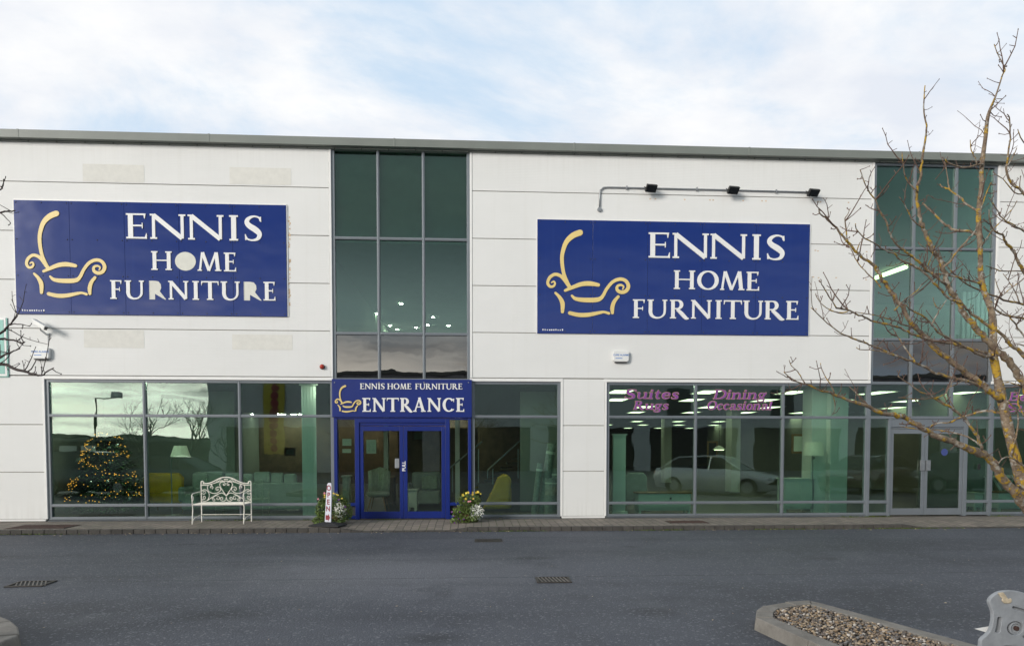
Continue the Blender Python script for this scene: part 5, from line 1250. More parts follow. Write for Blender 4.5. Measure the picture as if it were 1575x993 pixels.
# mustard armchair on the left
def armchair(par_lab, px0, px1, pyt, Y, mt, name='armchair', grp=None, face=1, back_h=0.95):
    a, b = at(px0, 760, Y), at(px1, 760, Y); w_ = b.x-a.x; zt = at(px0, pyt, Y).z
    t = thing(name, par_lab, 'armchair', ((a.x+b.x)/2, Y+0.4, PAVZ), grp); x0, x1 = a.x, b.x
    soft_box('seat', mt, t, x0+0.08, Y+0.05, PAVZ+0.2, x1-0.08, Y+0.75, PAVZ+0.46, 0.06)
    bb = MB(); bb.prism([(x0+0.04, PAVZ+0.25), (x1-0.04, PAVZ+0.25), (x1-0.02, zt-0.12), (x1-0.12, zt), (x0+0.12, zt), (x0+0.02, zt-0.12)], Y, Y+0.16) if face < 0 else bb.prism([(x0+0.04, PAVZ+0.25), (x1-0.04, PAVZ+0.25), (x1-0.02, zt-0.12), (x1-0.12, zt), (x0+0.12, zt), (x0+0.02, zt-0.12)], Y+0.62, Y+0.80); bb.build('backrest', mt, t, bevel=0.05, seg=3)
    for s_ in (0, 1):
        u = x0 if s_ == 0 else x1-0.13
        soft_box('armrest', mt, t, u, Y+0.04, PAVZ+0.15, u+0.13, Y+0.74, PAVZ+0.62, 0.05)
        for y in (Y+0.1, Y+0.7): MB().tube([(u+0.065, y, PAVZ+0.002), (u+0.065, y, PAVZ+0.2)], [0.016, 0.024], 8).build('leg', M['wood'], t)
    return t
armchair('mustard yellow armchair beside the standing lamp', 218, 282, 727, 1.7, M['mustard'], face=-1)
# long sofa seen from behind
SY = 1.75; a, b = at(294, 760, SY), at(466, 760, SY); zt = at(380, 742, SY).z; sf = thing('sofa', 'long grey green sofa behind the white bench, back towards the glass', 'sofa', ((a.x+b.x)/2, SY+0.4, PAVZ))
soft_box('backrest', M['greysofa'], sf, a.x+0.25, SY, PAVZ+0.08, b.x, SY+0.2, zt, 0.05); soft_box('seat', M['greysofa'], sf, a.x+0.2, SY+0.2, PAVZ+0.1, b.x-0.15, SY+0.95, PAVZ+0.42, 0.05)
for u0, u1 in ((a.x, a.x+0.26), (b.x-0.16, b.x+0.08)): soft_box('armrest', M['greysofa'], sf, u0, SY+0.03, PAVZ+0.06, u1, SY+0.95, PAVZ+0.62, 0.07)
for i, (u0, u1) in enumerate(((303, 345), (347, 372), (374, 390), (391, 416), (417, 436), (437, 456))):
    p, q = at(u0, 726, SY+0.3), at(u1, 726, SY+0.3); soft_box('cushion', M['greysofa'], sf, p.x, SY+0.21, zt-0.15, q.x, SY+0.42, at(u0, 725+(i % 3)*1.5, SY+0.3).z, 0.06)
a, b = at(279, 760, 1.5), at(304, 760, 1.5); zt2 = at(290, 727, 1.5).z
rc = thing('recliner_chair', 'grey green padded recliner at the left end of the long sofa', 'armchair', ((a.x+b.x)/2, 1.8, PAVZ)); soft_box('seat', M['greysofa'], rc, a.x, 1.45, PAVZ+0.1, b.x, 2.1, PAVZ+0.5, 0.07); soft_box('backrest', M['greysofa'], rc, a.x+0.08, 1.9, PAVZ+0.45, b.x+0.1, 2.15, zt2, 0.09); soft_box('armrest', M['greysofa'], rc, a.x-0.06, 1.42, PAVZ+0.3, a.x+0.12, 2.0, PAVZ+0.68, 0.06)
# vertical blind
a, b = at(465, 700, 0.45), at(486.5, 700, 0.45); vb = thing('window_blind', 'pale vertical blind hanging left of the entrance', 'blind', ((a.x+b.x)/2, 0.45, 3.2)); n = 5
for i in range(n):
    w_ = (b.x-a.x)/n; MB().obox((a.x+w_*(i+0.5), 0.45, 1.66), (w_*0.50, 0.010, 0), (-0.003, 0.002, 0), (0, 0, 1.53)).build('slat', M['column'], vb)
MB().box(a.x-0.05, 0.42, 3.195, b.x+0.05, 0.48, 3.245).build('rail', M['plastic_white'], vb)
# green fabric chair with a throw inside the door
CY_ = 2.2; a, b = at(562, 770, CY_), at(600, 770, CY_); mx = (a.x+b.x)/2; W_ = (b.x-a.x)/2; gc = thing('accent_chair', 'sage green winged chair on splayed legs inside the entrance doors', 'chair', (mx, CY_, PAVZ))
bk2 = MB(); zt = at(575, 719, CY_).z
for i in range(9):
    th = R(20 + 140*i/8); cx2, cy2 = mx + W_*0.92*math.cos(th), CY_ + 0.1 + 0.42*math.sin(th)
    if i: bk2.v += [(px_, py_, PAVZ+0.38), (cx2, cy2, PAVZ+0.38), (cx2*1.0+(cx2-mx)*0.08, cy2+0.1, zt-0.10*abs(4-i)/4), (px_+(px_-mx)*0.08, py_+0.1, zt-0.10*abs(5-i)/4)]; s = len(bk2.v)-4; bk2.f.append((s, s+1, s+2, s+3)); bk2.m.append(0)
    px_, py_ = cx2, cy2
o = bk2.build('backrest', M['greenchair'], gc, smooth=True); md = o.modifiers.new('thick', 'SOLIDIFY'); md.thickness = 0.09
MB().lathe((mx, CY_+0.1, PAVZ+0.36), [(W_*0.75, 0), (W_*0.95, 0.05), (W_*0.92, 0.12), (W_*0.6, 0.15)], 18).build('seat', M['greysofa'], gc, smooth=True)
for u, v in ((-1, -1), (1, -1), (-1, 1), (1, 1)): MB().tube([(mx+u*W_*0.45, CY_+0.1+v*0.2, PAVZ+0.37), (mx+u*W_*0.75, CY_+0.1+v*0.33, PAVZ+0.002)], [0.02, 0.011], 8).build('leg', M['wood'], gc)
# small white shelf unit, patterned cushions and dark sofa behind the right leaf
def cabinet(name, lab, cat, px0, px1, pyt, Y, dep, mt, topmt=None, knob=None, legs=True, doors=1):
    a, b = at(px0, 770, Y), at(px1, 770, Y); zt = at(px0, pyt, Y).z; t = thing(name, lab, cat, ((a.x+b.x)/2, Y+dep/2, PAVZ)); x0, x1 = a.x, b.x
    MB().box(x0, Y, PAVZ+(0.10 if legs else 0.002), x1, Y+dep, zt-0.035).build('body', mt, t, bevel=0.006)
    MB().box(x0-0.03, Y-0.03, zt-0.034, x1+0.03, Y+dep+0.02, zt).build('top', topmt or mt, t, bevel=0.005)
    d = MB()
    for i in range(doors): w_ = (x1-x0)/doors; d.box(x0+w_*i+0.03, Y-0.012, PAVZ+0.16, x0+w_*(i+1)-0.03, Y-0.001, zt-0.09)
    d.build('drawer_front', mt, t, bevel=0.004)
    if knob: q = at(knob[0], knob[1], Y-0.03); MB().ball((q.x, Y-0.03, q.z), 0.028, 10).build('knob', M['black'], t, smooth=True)
    if legs:
        for x in (x0+0.04, x1-0.04):
            for y in (Y+0.04, Y+dep-0.04): MB().box(x-0.03, y-0.03, PAVZ+0.002, x+0.03, y+0.03, PAVZ+0.10).build('leg', mt, t)
    return t
cabinet('shelf_unit', 'small pale shelf unit low inside the right entrance door', 'shelf unit', 625, 641, 752, 2.0, 0.4, M['paintcab'])
a, b = at(630, 750, 3.2), at(676, 750, 3.2); ds = thing('sofa', 'dark sofa with a tartan cushion inside the right entrance door', 'sofa', ((a.x+b.x)/2, 3.6, PAVZ)); soft_box('seat', M['greysofa'], ds, a.x, 3.2, PAVZ+0.08, b.x, 4.0, PAVZ+0.45, 0.06); soft_box('backrest', M['greysofa'], ds, a.x, 3.9, PAVZ+0.4, b.x, 4.15, PAVZ+0.95, 0.07); soft_box('armrest', M['greysofa'], ds, a.x-0.2, 3.2, PAVZ+0.08, a.x, 4.1, PAVZ+0.65, 0.06); q = at(662, 737, 3.5); soft_box('cushion', M['greenchair'], ds, q.x-0.25, 3.55, PAVZ+0.46, q.x+0.2, 3.75, PAVZ+0.86, 0.07)
cabinet('magazine_stack', 'tall stack of pale fabric samples left of the entrance doors', 'sample stack', 527, 536.5, 731, 0.9, 0.3, M['roll'], legs=False)
cabinet('counter', 'dark wooden cabinet behind the winged chair', 'cabinet', 590, 606, 732, 3.6, 0.5, M['darkwood'], M['wood'])
def picture(lab, px0, py0, px1, py1, Y, frame='darkwood', art='ink'):
    a, b = at(px0, py0, Y), at(px1, py1, Y); t = thing('wall_picture', lab, 'picture', ((a.x+b.x)/2, Y, (a.z+b.z)/2)); w_ = 0.06
    f = MB(); f.box(a.x, Y, b.z, a.x+w_, Y+0.04, a.z); f.box(b.x-w_, Y, b.z, b.x, Y+0.04, a.z); f.box(a.x+w_, Y, b.z, b.x-w_, Y+0.04, b.z+w_); f.box(a.x+w_, Y, a.z-w_, b.x-w_, Y+0.04, a.z); f.build('frame', M[frame], t, bevel=0.004)
    MB().box(a.x+w_-0.005, Y+0.012, b.z+w_-0.005, b.x-w_+0.005, Y+0.03, a.z-w_+0.005).build('picture_sheet', M[art], t)
picture('framed picture in the dining hall beside the table lamp', 1218, 667, 1240, 697, 2.4, 'wood', 'paper'); picture('dark framed picture above the back of the sofa', 437, 688, 455, 701, 6.0); picture('dark framed picture seen through the right entrance door', 634, 662, 653, 678, 6.5)
# staircase rail and warm panelling behind the entrance
rl = thing('stair_rail', 'steel stair handrail with upright posts behind the right entrance window', 'handrail', (-0.2, 2.6, PAVZ)); m = MB()
m.tube([at(688, 722, 2.6), at(740, 680, 2.6), at(742, 679, 2.6)], 0.022, 6); m.tube([at(750, 723, 2.6), at(800, 677, 2.6)], 0.022, 6); m.build('handrail', M['galv'], rl)
m = MB()
for px, py0, py1 in ((696, 718, 756), (688, 722, 735), (736, 690, 742), (750, 723, 735), (797, 690, 735), (758, 720, 745)): m.tube([at(px, py0, 2.6), at(px, py1, 2.6)], 0.016, 6)
m.build('baluster', M['galv'], rl)
MB().box(at(612, 700, 7).x, 7.0, PAVZ, at(735, 700, 7).x, 7.1, 2.4).build('panelled_wall', M['brown'], bld)
st2 = MB()
for i in range(9): a = at(745+i*9, 740-i*7, 3.0); st2.box(a.x, 3.0, a.z-0.05, a.x+0.32, 4.1, a.z)
st2.build('staircase', M['darkwood'], bld)
MB().box(at(800, 700, 1.9).x, 1.9, PAVZ, 2.33, 2.0, 3.2).build('end_wall', M['inwall'], bld)
# yellow chair, rug rolls
def tub(lab, px0, px1, pyt, Y):
    a, b = at(px0, 770, Y), at(px1, 770, Y); zt = at(px0, pyt, Y).z; t = thing('armchair', lab, 'armchair', ((a.x+b.x)/2, Y, PAVZ))
    s0_, s1_ = a.x, b.x; m = MB(); pr_ = [(s0_, PAVZ+0.1), (s1_-0.1, PAVZ+0.1), (s1_-0.05, zt-0.12), (s1_-0.15, zt), (s0_+0.55, zt+0.01), (s0_+0.40, zt-0.08), (s0_+0.2, PAVZ+0.45)]
    m.prism(pr_, Y, Y+0.2); m.build('backrest', M['mustard'], t, bevel=0.07, seg=3); soft_box('seat', M['mustard'], t, s0_+0.2, Y+0.2, PAVZ+0.1, s1_-0.15, Y+0.85, PAVZ+0.48, 0.07); soft_box('armrest', M['mustard'], t, s1_-0.2, Y+0.15, PAVZ+0.1, s1_-0.04, Y+0.85, PAVZ+0.66, 0.06)
tub('mustard yellow armchair turned sideways beside the rolled rugs', 741, 790, 729, 1.3)
for i, (px0, py0, px1, py1, r_, Y) in enumerate(((821, 790, 831, 712, 0.075, 0.8), (832, 791, 849, 682, 0.11, 0.95), (846, 790, 848, 735, 0.15, 0.75), (855, 791, 854, 720, 0.12, 1.0))):
    t = thing('rug_roll', ('thin rolled rug leaning furthest left of the rug rolls', 'tallest rolled rug, leaning and tied near its top', 'short fat patterned rug roll standing upright', 'upright rug roll against the end of the window')[i], 'rolled rug', tuple(at(px0, py0, Y)), 'rolled rugs in the window')
    a, b = at(px0, py0, Y), at(px1, py1, Y); a.z = PAVZ+0.01; MB().tube([a, b], r_, 14).build('roll', M['roll'], t, smooth=False); d = (b-a); MB().tube([a+d*0.85, a+d*0.89], r_+0.006, 14).build('tie', M['paper'], t)
# dining hall front row
a, b = at(943, 700, 0.6), at(962.5, 700, 0.6); zt = at(950, 667, 0.6).z; bc2 = thing('display_plinth', 'tall narrow pale green display panel left of the white television unit', 'display panel', ((a.x+b.x)/2, 0.6, PAVZ)); MB().box(a.x, 0.6, PAVZ, b.x, 0.72, zt-0.03).build('panel', M['column'], bc2, bevel=0.004); MB().box(a.x-0.02, 0.58, zt-0.029, b.x+0.03, 0.74, zt).build('top', M['column'], bc2); MB().box(a.x-0.02, 0.57, PAVZ, b.x+0.05, 0.76, PAVZ+0.1).build('foot', M['column'], bc2)
cabinet('television_unit', 'long pale television unit with an oak top and one black knob', 'cabinet', 982, 1062.5, 757, 0.75, 0.42, M['paintcab'], M['wood'], (1031.5, 766))
armchair('high backed dark green armchair behind the television unit', 960, 997, 726, 1.5, M['greysofa'], face=-1)
cabinet('console_table', 'pale console table holding the shaded table lamp', 'console table', 1206, 1252, 735, 0.95, 0.4, M['paintcab'], doors=2)
tl = thing('table_lamp', 'lamp with a cellophane wrapped shade in front of the painted column', 'lamp', tuple(at(1250, 738, 0.7))); p0, p1 = at(1250, 788, 0.65), at(1250, 700, 0.65); s0, s1 = at(1236.5, 700, 0.65), at(1266, 679.5, 0.65)
m = MB(); m.tube([(p0.x, 0.65, PAVZ+0.02), p1], 0.012, 8); m.lathe((p0.x, 0.65, PAVZ+0.002), [(0.14, 0), (0.13, 0.02), (0.02, 0.03)], 14); m.ball((p0.x, 0.65, p1.z-0.06), 0.035, 8); m.build('stand', M['galv'], tl); rw = (s1.x-s0.x)/2; MB().lathe(((s0.x+s1.x)/2, 0.65, s0.z), [(rw, 0), (rw*0.86, s1.z-s0.z)], 26).build('lamp_shade', M['shade'], tl)
pl2 = thing('pendant_lamp', 'small glowing pendant lamp deep in the dining hall', 'lamp', tuple(at(1106, 690, 7.0))); q = at(1106, 691, 7.0); MB().lathe((q.x, 7, q.z), [(0.22, 0), (0.10, 0.10), (0.02, 0.14)], 16).build('lamp_shade', M['shade'], pl2); MB().tube([(q.x, 7, q.z+0.14), (q.x, 7, 3.25)], 0.008, 5).build('cord', M['black'], pl2); MB().lathe((q.x, 7, q.z), [(0.16, -0.02), (0.16, -0.005)], 14).build('bulb', M['tubel'], pl2)
picture('framed picture far inside the dining hall beyond the pendant lamp', 1088, 678, 1104, 703, 9.5, 'wood', 'oppdark')
cabinet('sideboard', 'pale sideboard with a black knob behind the leaning tree limb', 'cabinet', 1536, 1610, 756, 0.8, 0.42, M['paintcab'], M['wood'], (1567, 762)); cabinet('side_cabinet', 'narrow pale cabinet just inside the side light of the grey doors', 'cabinet', 1499, 1512, 757, 1.2, 0.4, M['paintcab'])
Y = 2.2; a, b = at(1530, 730, Y), at(1600, 730, Y); t = thing('trestle_table', 'table with crossed trestle legs behind the pale sideboard', 'table', ((a.x+b.x)/2, Y, PAVZ)); zt = at(1540, 732, Y).z; MB().box(a.x, Y, zt-0.05, b.x, Y+0.8, zt).build('tabletop', M['paintcab'], t)
for k in range(2):
    xa, xb = a.x + k*(b.x-a.x)/2 + 0.06, a.x + (k+1)*(b.x-a.x)/2 - 0.06; m = MB(); m.tube([(xa, Y+0.05, PAVZ+0.01), (xb, Y+0.05, zt-0.06)], 0.03, 6); m.tube([(xb, Y+0.13, PAVZ+0.01), (xa, Y+0.13, zt-0.06)], 0.03, 6); m.build('trestle', M['paintcab'], t)

# ================================================================== BARE TREES
def tree_mesh_limbs(limbs, root, D0, rnd, twig_n, par, mt, crown_mt):
    """limbs: list of (points (px, py, width px), depth at the base, depth at the tip)"""
    tw = MB()
    def pt(px, py, dep): d = ray(px, py); return CAM + d*(dep/d.y)
    for i, (pts, da, db) in enumerate(limbs):
        n = len(pts); sp = smooth_pts([(*pt(p[0], p[1], da+(db-da)*k/(n-1)), p[2]*(da+(db-da)*k/(n-1))/PF*0.5) for k, p in enumerate(pts)], 3)
        P_ = [Vector(p[:3]) for p in sp]; Rr = [max(0.0016, p[3]) for p in sp]
        if i: P_ = [p + Vector((rnd.gauss(0, 1), rnd.gauss(0, 1), rnd.gauss(0, 1)))*min(0.006, r*0.35) for p, r in zip(P_, Rr)]
        Rr = [r*(1+0.18*noise.noise(p*9.0)) for p, r in zip(P_, Rr)]
        b = MB(); b.tube(P_, Rr, 10 if Rr[0] > 0.015 else 7); b.build('trunk' if i == 0 else 'branch', mt, par, smooth=True)
        dist = 0.0; nxt = rnd.uniform(0.06, 0.16)
        for k in range(1, len(P_)):
            seg = P_[k]-P_[k-1]; dist += seg.length
            if dist > nxt and Rr[k] < 0.022:
                nxt = dist + rnd.uniform(0.045, 0.14)*twig_n
                L_ = rnd.uniform(0.02, 0.11)*(1.0 if Rr[k] > 0.004 else 0.7); t = seg.normalized()
                sd = Vector((rnd.gauss(0, 1), rnd.gauss(0, 1), rnd.gauss(0.35, 0.8))); sd = (sd - t*sd.dot(t)).normalized(); d1 = (sd*0.85 + t*rnd.uniform(-.6, .2) + Vector((0, 0, 0.35))).normalized(); d2 = (d1 + Vector((rnd.uniform(-.4, .4), rnd.uniform(-.4, .4), rnd.uniform(0.1, 0.7)))).normalized()
                a0 = P_[k]; a1 = a0 + d1*L_*0.5; a2 = a1 + d2*L_*0.6; r0 = rnd.uniform(0.0022, 0.0042)
                tw.tube([a0, a1, a2], [r0, r0*0.75, r0*0.6], 5); tw.ball(tuple(a2), r0*1.1, 5, (1, 1, 1.7))
                if rnd.random() < 0.24 and Rr[k] > 0.003:
                    L2 = rnd.uniform(0.10, 0.32); q0 = P_[k]; dd = (sd + t*0.9 + Vector((0, 0, 0.25))).normalized(); qs = [q0]
                    for _k in range(5): dd = (dd + Vector((rnd.gauss(0, .16), rnd.gauss(0, .16), rnd.gauss(0.10, .14)))).normalized(); qs.append(qs[-1] + dd*L2/5)
                    tw.tube(qs, [r0*1.25, r0*1.1, r0, r0*0.85, r0*0.7, r0*0.6], 5); tw.ball(tuple(qs[-1]), r0, 5, (1, 1, 1.7))
                    for _k in (2, 3, 4):
                        if rnd.random() < 0.7: d4 = (Vector((rnd.gauss(0, 1), rnd.gauss(0, 1), 0.9))).normalized(); tw.tube([qs[_k], qs[_k] + d4*rnd.uniform(0.015, 0.05)], [r0*0.7, r0*0.5], 5)
                if rnd.random() < 0.3: d3 = (d1*0.3 - d2 + Vector((0, 0, 1.2))).normalized(); tw.tube([a1, a1 + d3*L_*0.5], [r0*0.7, r0*0.5], 5); tw.ball(tuple(a1+d3*L_*0.5), r0, 5, (1, 1, 1.6))
    tw.build('twigs', crown_mt, par)
def L_(s, w0, w1): 
    v = [tuple(float(x) for x in q.split(',')) for q in s.split()]; n = len(v); return [(x[0], x[1], w0+(w1-w0)*k/(n-1)) for k, x in enumerate(v)]
A = 5.0
trunk_pts = [(1662,1030,30),(1650,985,29),(1640,930,27),(1624,880,25),(1606,830,22),(1588,788,19),(1570,737,17),(1558,690,15.5),(1549,650,15),(1541,615,14.5),(1532,568,12),(1527,539,11),(1528,510,10.5),(1526,484,10),(1522,468,9.5),(1514,449,9),(1510,433,8.8),(1508,417,8.5),(1508,393,8),(1507,370,8),(1506,351,7.6),(1505,333,7.4),(1506,317,7.2),(1509,296,7.2),(1510,280,7),(1509.5,265,6.8),(1512,239,6.2),(1516,210,5.6),(1518,188,5),(1522,171,4.4),(1531,149,2.6),(1538,128,2.2),(1542,115,2),(1546,107,1.8),(1540,94,1.6),(1534,82,1.4),(1529,68,1.2)]
limbs = [(trunk_pts, 5.0, 5.0)]
for s, w0, w1, da, db in (
 ('1541,618 1536,612 1520,600 1504,587 1488,574 1472,562 1448,544 1426,520 1411,507 1398,492 1388,473 1375,455 1364,439 1356,428 1345,409 1330,399 1317,386 1304,372 1295,361 1282,346 1269,335 1261,328 1259,322', 11, 1.6, A, 4.6),
 ('1304,372 1301,352 1300,336 1304,330 1308,320', 2.4, 1, 4.68, 4.6), ('1318,386 1322,374 1328,368', 2, 1, 4.7, 4.7), ('1356,442 1342,428 1330,416 1318,402 1310,385 1303,374', 2, 1.3, 4.75, 4.85),
 ('1640,960 1628,880 1618,800 1604,720 1592,650 1580,600 1566,577 1556,560 1540,546 1527,531 1511,515 1495,497 1482,480 1475,465 1464,450 1456,436 1451,414 1448,402 1435,385 1427,368 1421,351 1416,336 1412.7,320 1410,304 1412,285 1418,258 1419,239 1424,210 1425,200 1422.5,178 1421,164 1422.5,132', 13, 1.4, 5.05, 4.75),
 ('1451,413 1462,400 1480,378 1495,362 1503,350 1507,335 1512,312 1520,290 1524,282', 3.4, 1.4, 4.85, 4.6), ('1421,351 1405,340 1397,325 1390,312 1383,303', 2.6, 1.2, 4.8, 4.7),
 ('1506,361 1490,357 1470,354 1458,348 1448,340 1437,330 1425,318 1418,312', 4.8, 2.4, 5, 5.2), ('1411,295 1405.6,290 1395,277 1390,258 1387,234', 3, 1.2, 4.78, 4.7),
 ('1504,326 1501,323.5 1487,314 1475.6,302.6 1464,294.5 1458,290 1450,288 1446,283', 3.4, 1.8, 5, 5.25), ('1460,291 1459,283 1457.5,272 1452.7,248', 2.2, 1.2, 5.2, 5.25),
 ('1510,256 1508,253 1494,256 1479,257.7 1467,254.6 1457.5,251 1455,245', 3.6, 1.6, 5, 4.8), ('1503,254 1500,244 1494,231.6 1492,215', 2.6, 1.1, 4.95, 4.9),
 ('1527,551 1524,549 1508,546 1485,533 1464,521.5 1443,510 1424,488 1405,479 1393,468', 5.4, 1.6, 5, 4.5),
 ('1526,546 1508,540 1485,535 1464,529 1443,525 1427,521 1416,518 1401,513 1385,504 1366,499 1340,492.5 1330,488 1317,482 1304,476 1288,474 1285,471 1277,459 1270,447 1264,437 1262.6,429', 4.8, 1.4, 5, 4.4),
 ('1410,508 1404,504 1378.6,494 1362.5,489 1346,484.5 1317,480', 2.8, 1.3, 4.85, 4.6), ('1304,478 1301,480 1283,479 1266,469 1256,456 1255,451', 1.8, 1.1, 4.45, 4.4),
 ('1540,606 1520,599 1504,592 1488,586 1465,581 1439,573 1419,563 1401,555 1377,546 1353,536 1337,529.6 1325,525 1304,517 1287,508.6 1266,491 1248,473', 5.6, 1.4, 5, 4.5), ('1376,547 1353,540 1336,537.5 1322,537 1317,534', 2, 1.1, 4.65, 4.6), ('1409,559 1395,538 1380,517 1369,497', 2.6, 1.4, 4.75, 4.9),
 ('1650,940 1640,870 1622,828 1600,800 1575,778 1561,759 1547,742 1535,724 1523,707 1513,699 1494,692 1476,684 1458,677 1440,669 1423,661 1404,650 1388,641 1375,638 1358,635 1337,625 1313,617 1287,608.5 1277,603 1261,600 1243,592 1219,583 1206,572', 17, 1.4, 5.0, 4.2),
 ('1238,589 1232,580 1227,571 1217,562 1214,553', 1.8, 1, 4.3, 4.25), ('1284,607 1279,594 1270,580 1263,565 1262,558', 2, 1.1, 4.4, 4.4), ('1337,626 1325,614 1315,602 1306,594', 2.2, 1.2, 4.5, 4.5), ('1279,604 1283,615 1284,630 1279,638', 1.2, 0.8, 4.4, 4.4),
 ('1524,708 1516,697 1510,688 1502,671 1494,658 1482,641 1468,629 1456,623 1443,616 1430,608 1411,600 1394,587 1381,578', 6, 1.6, 4.92, 4.6), ('1506,684 1504,681 1488,671 1465,665 1443,661 1415,660 1385,655', 3.2, 1.2, 4.9, 5.1),
 ('1545,640 1541,636 1526,632 1513,632 1497,636 1481,641 1470,645 1459,650 1446,650 1434,653 1431,658', 4.6, 2, 5, 5.3), ('1468,629 1455,600 1470,592 1480,586 1492,583', 1.6, 1.0, 4.8, 4.85), ('1455,623 1440,612 1420,614 1400,613 1382,611', 2, 1.0, 4.75, 4.6), ('1440,611 1452,606 1460,595 1466,584', 2.2, 1.2, 4.7, 4.75),
 ('1640,700 1600,480 1575,418 1569,407 1561,391 1554,380 1546,372 1543,362 1533,357 1525,349 1522,336 1521,322', 6, 1.3, 5.2, 4.9), ('1640,420 1600,372 1575,356 1559,346 1543,336 1532,320 1521,304', 3.6, 1.3, 5.3, 5.0), ('1509,380 1512,375 1524,357 1540,340 1556,322 1564,309', 2.4, 1.3, 5, 4.8),
 ('1620,430 1575,417 1543,417 1530,413 1517,409', 2.6, 1.2, 5.3, 5.1), ('1640,480 1600,340 1575,298 1556,282 1547,258 1552,229 1554,205 1552,181 1549,176', 5, 1.3, 5.2, 5.0), ('1547,258 1559,239 1564,227', 2, 1.1, 5.05, 5.0), ('1600,240 1575,219 1565,199', 2.2, 1.3, 5.3, 5.2), ('1575,298 1560,296 1542,275 1530,268', 2, 1.1, 5.2, 5.1),
 ('1640,500 1575,468 1550,463 1534,457 1508,447 1485,436 1466,420 1448,398 1435,389 1414,375', 3.6, 1.2, 5.3, 4.8), ('1640,530 1575,491 1551,486 1535,478 1524,468 1516,451 1507,447', 3.8, 2.4, 5.2, 5.0), ('1620,580 1575,517 1562,500 1553,488', 3.2, 2, 5.2, 5.1),
 ('1640,620 1575,546 1556,531 1540,513 1521,500 1498,484 1487,475 1478,464', 6.4, 3, 5.1, 4.9), ('1575,428 1558,441 1540,455 1530,460', 1.8, 1.1, 5.2, 5.1), ('1569,466 1562,450 1554,436 1543,421', 1.9, 1.1, 5.2, 5.15), ('1540,455 1534,440 1531,428', 1.6, 1.0, 5.1, 5.1),
 ('1456,436 1450,434 1427,414 1417,407 1403,394 1388,383 1377,373 1370,360 1364,343 1354,325 1346,307 1336,294 1330,280 1323,261', 4.6, 1.4, 4.85, 4.5), ('1478,466 1464,462 1448,447 1437,435 1419,418 1401,407 1385,399 1377,391 1362,385 1351,378 1340,371 1328,365 1317,352 1316,344', 4, 1.3, 4.85, 4.4),
 ('1508,438 1506,436 1485,430 1472,426 1450,422 1434,420 1416,415 1404,409', 3.6, 2, 5, 4.8), ('1375,478 1390,462 1404,452 1413,444 1418,436', 2, 1.1, 4.75, 4.8), ('1432,502 1440,486 1447,474 1456,461', 2.4, 1.2, 4.7, 4.7), ('1443,475 1437,466 1435,457', 1.5, 1, 4.7, 4.7), ('1427,409 1434,392 1437,378', 2, 1.1, 4.85, 4.8),
 ('1620,560 1575,532 1560,530 1545,536 1535,538', 2.2, 1.2, 5.2, 5.1), ('1600,640 1580,600 1560,590 1545,588 1530,596', 2.2, 1.2, 5.1, 5.0), ('1575,640 1566,620 1568,600 1574,580', 2.6, 1.4, 5.05, 5.1), ('1556,700 1563,670 1566,640 1560,628 1548,616', 3, 1.8, 4.95, 4.9), ('1580,720 1560,706 1545,703 1536,712', 3, 1.6, 4.9, 4.7), ('1600,760 1575,752 1566,746', 4, 3, 4.95, 4.8)):
    limbs.append((L_(s, w0, w1), da, db))
tb = CAM + ray(1662, 1030)*(5.0/ray(1662, 1030).y)
rt = thing('bare_tree', 'leafless young tree with yellow lichen on its bark, branches over the right window', 'tree', (tb.x, tb.y, 0.05))
tree_mesh_limbs(limbs, None, 5.0, random.Random(9), 0.6, rt, M['bark'], M['twigbrown'])
ll = [([(-150,1010,32),(-146,900,27),(-140,780,22),(-136,660,17),(-130,560,12),(-125,450,8),(-118,330,4),(-112,240,2)], 5.6, 5.6)]
for s, w0, w1, da, db in (('-130,600 -60,545 0,512.5 9.7,504.5 17.7,496.5 26.6,482', 5, 1.5, 5.6, 5.2), ('14,500 22,498 35.5,499 46,502', 2, 1, 5.3, 5.2), ('-130,545 -60,522 0,520.6 9.7,521.5 25.8,524 32,527 38,526', 4, 1.6, 5.6, 5.3), ('26,524 33,519 37,513', 1.6, 0.8, 5.3, 5.3),
   ('-134,640 -60,585 0,549.7 14.5,542.4 24,538 30.6,536', 4.5, 1.2, 5.6, 5.1), ('-137,690 -60,585 0,560 21,566.6 42,572 55,576 64.5,577 72.6,570.6 83,565.8', 6, 1.4, 5.6, 5.0), ('42,572 50,564 55.6,553', 2, 1.2, 5.1, 5.1), ('64.5,576 71,549.7 77,512.6', 1.3, 0.9, 5.1, 5.05), ('-125,440 -50,345 0,327 14,325 23,323.6', 4, 1.6, 5.6, 5.2), ('2,328 8,334 16.5,343', 1.6, 0.9, 5.25, 5.25), ('-120,360 -50,310 0,292 3,288 5,281', 3, 1, 5.6, 5.3), ('-118,330 -60,300 -5,316', 3, 1, 5.6, 5.2)):
    ll.append((L_(s, w0, w1), da, db))
for s, w0, w1, da, db in (('-131,575 -190,520 -240,470 -285,400 -310,340', 6, 1.5, 5.6, 5.9), ('-138,700 -200,660 -260,600 -320,570', 6, 1.5, 5.6, 6.1), ('-128,520 -150,440 -165,370 -172,300', 4, 1.3, 5.6, 6.2), ('-122,410 -165,350 -190,280', 3, 1.2, 5.6, 5.2), ('-134,620 -110,560 -100,500 -80,420', 4, 1.3, 5.6, 6.4), ('-133,610 -170,570 -185,540 -200,500', 3.6, 1.3, 5.6, 4.9)): ll.append((L_(s, w0, w1), da, db))
tb = CAM + ray(-150, 1010)*(5.6/ray(-150, 1010).y)
lt = thing('bare_tree', 'dark bare branches reaching in from beyond the picture edge, beside the security camera', 'tree', (tb.x, tb.y, 0.05))
tree_mesh_limbs(ll, None, 5.6, random.Random(10), 0.9, lt, M['twig'], M['twig'])

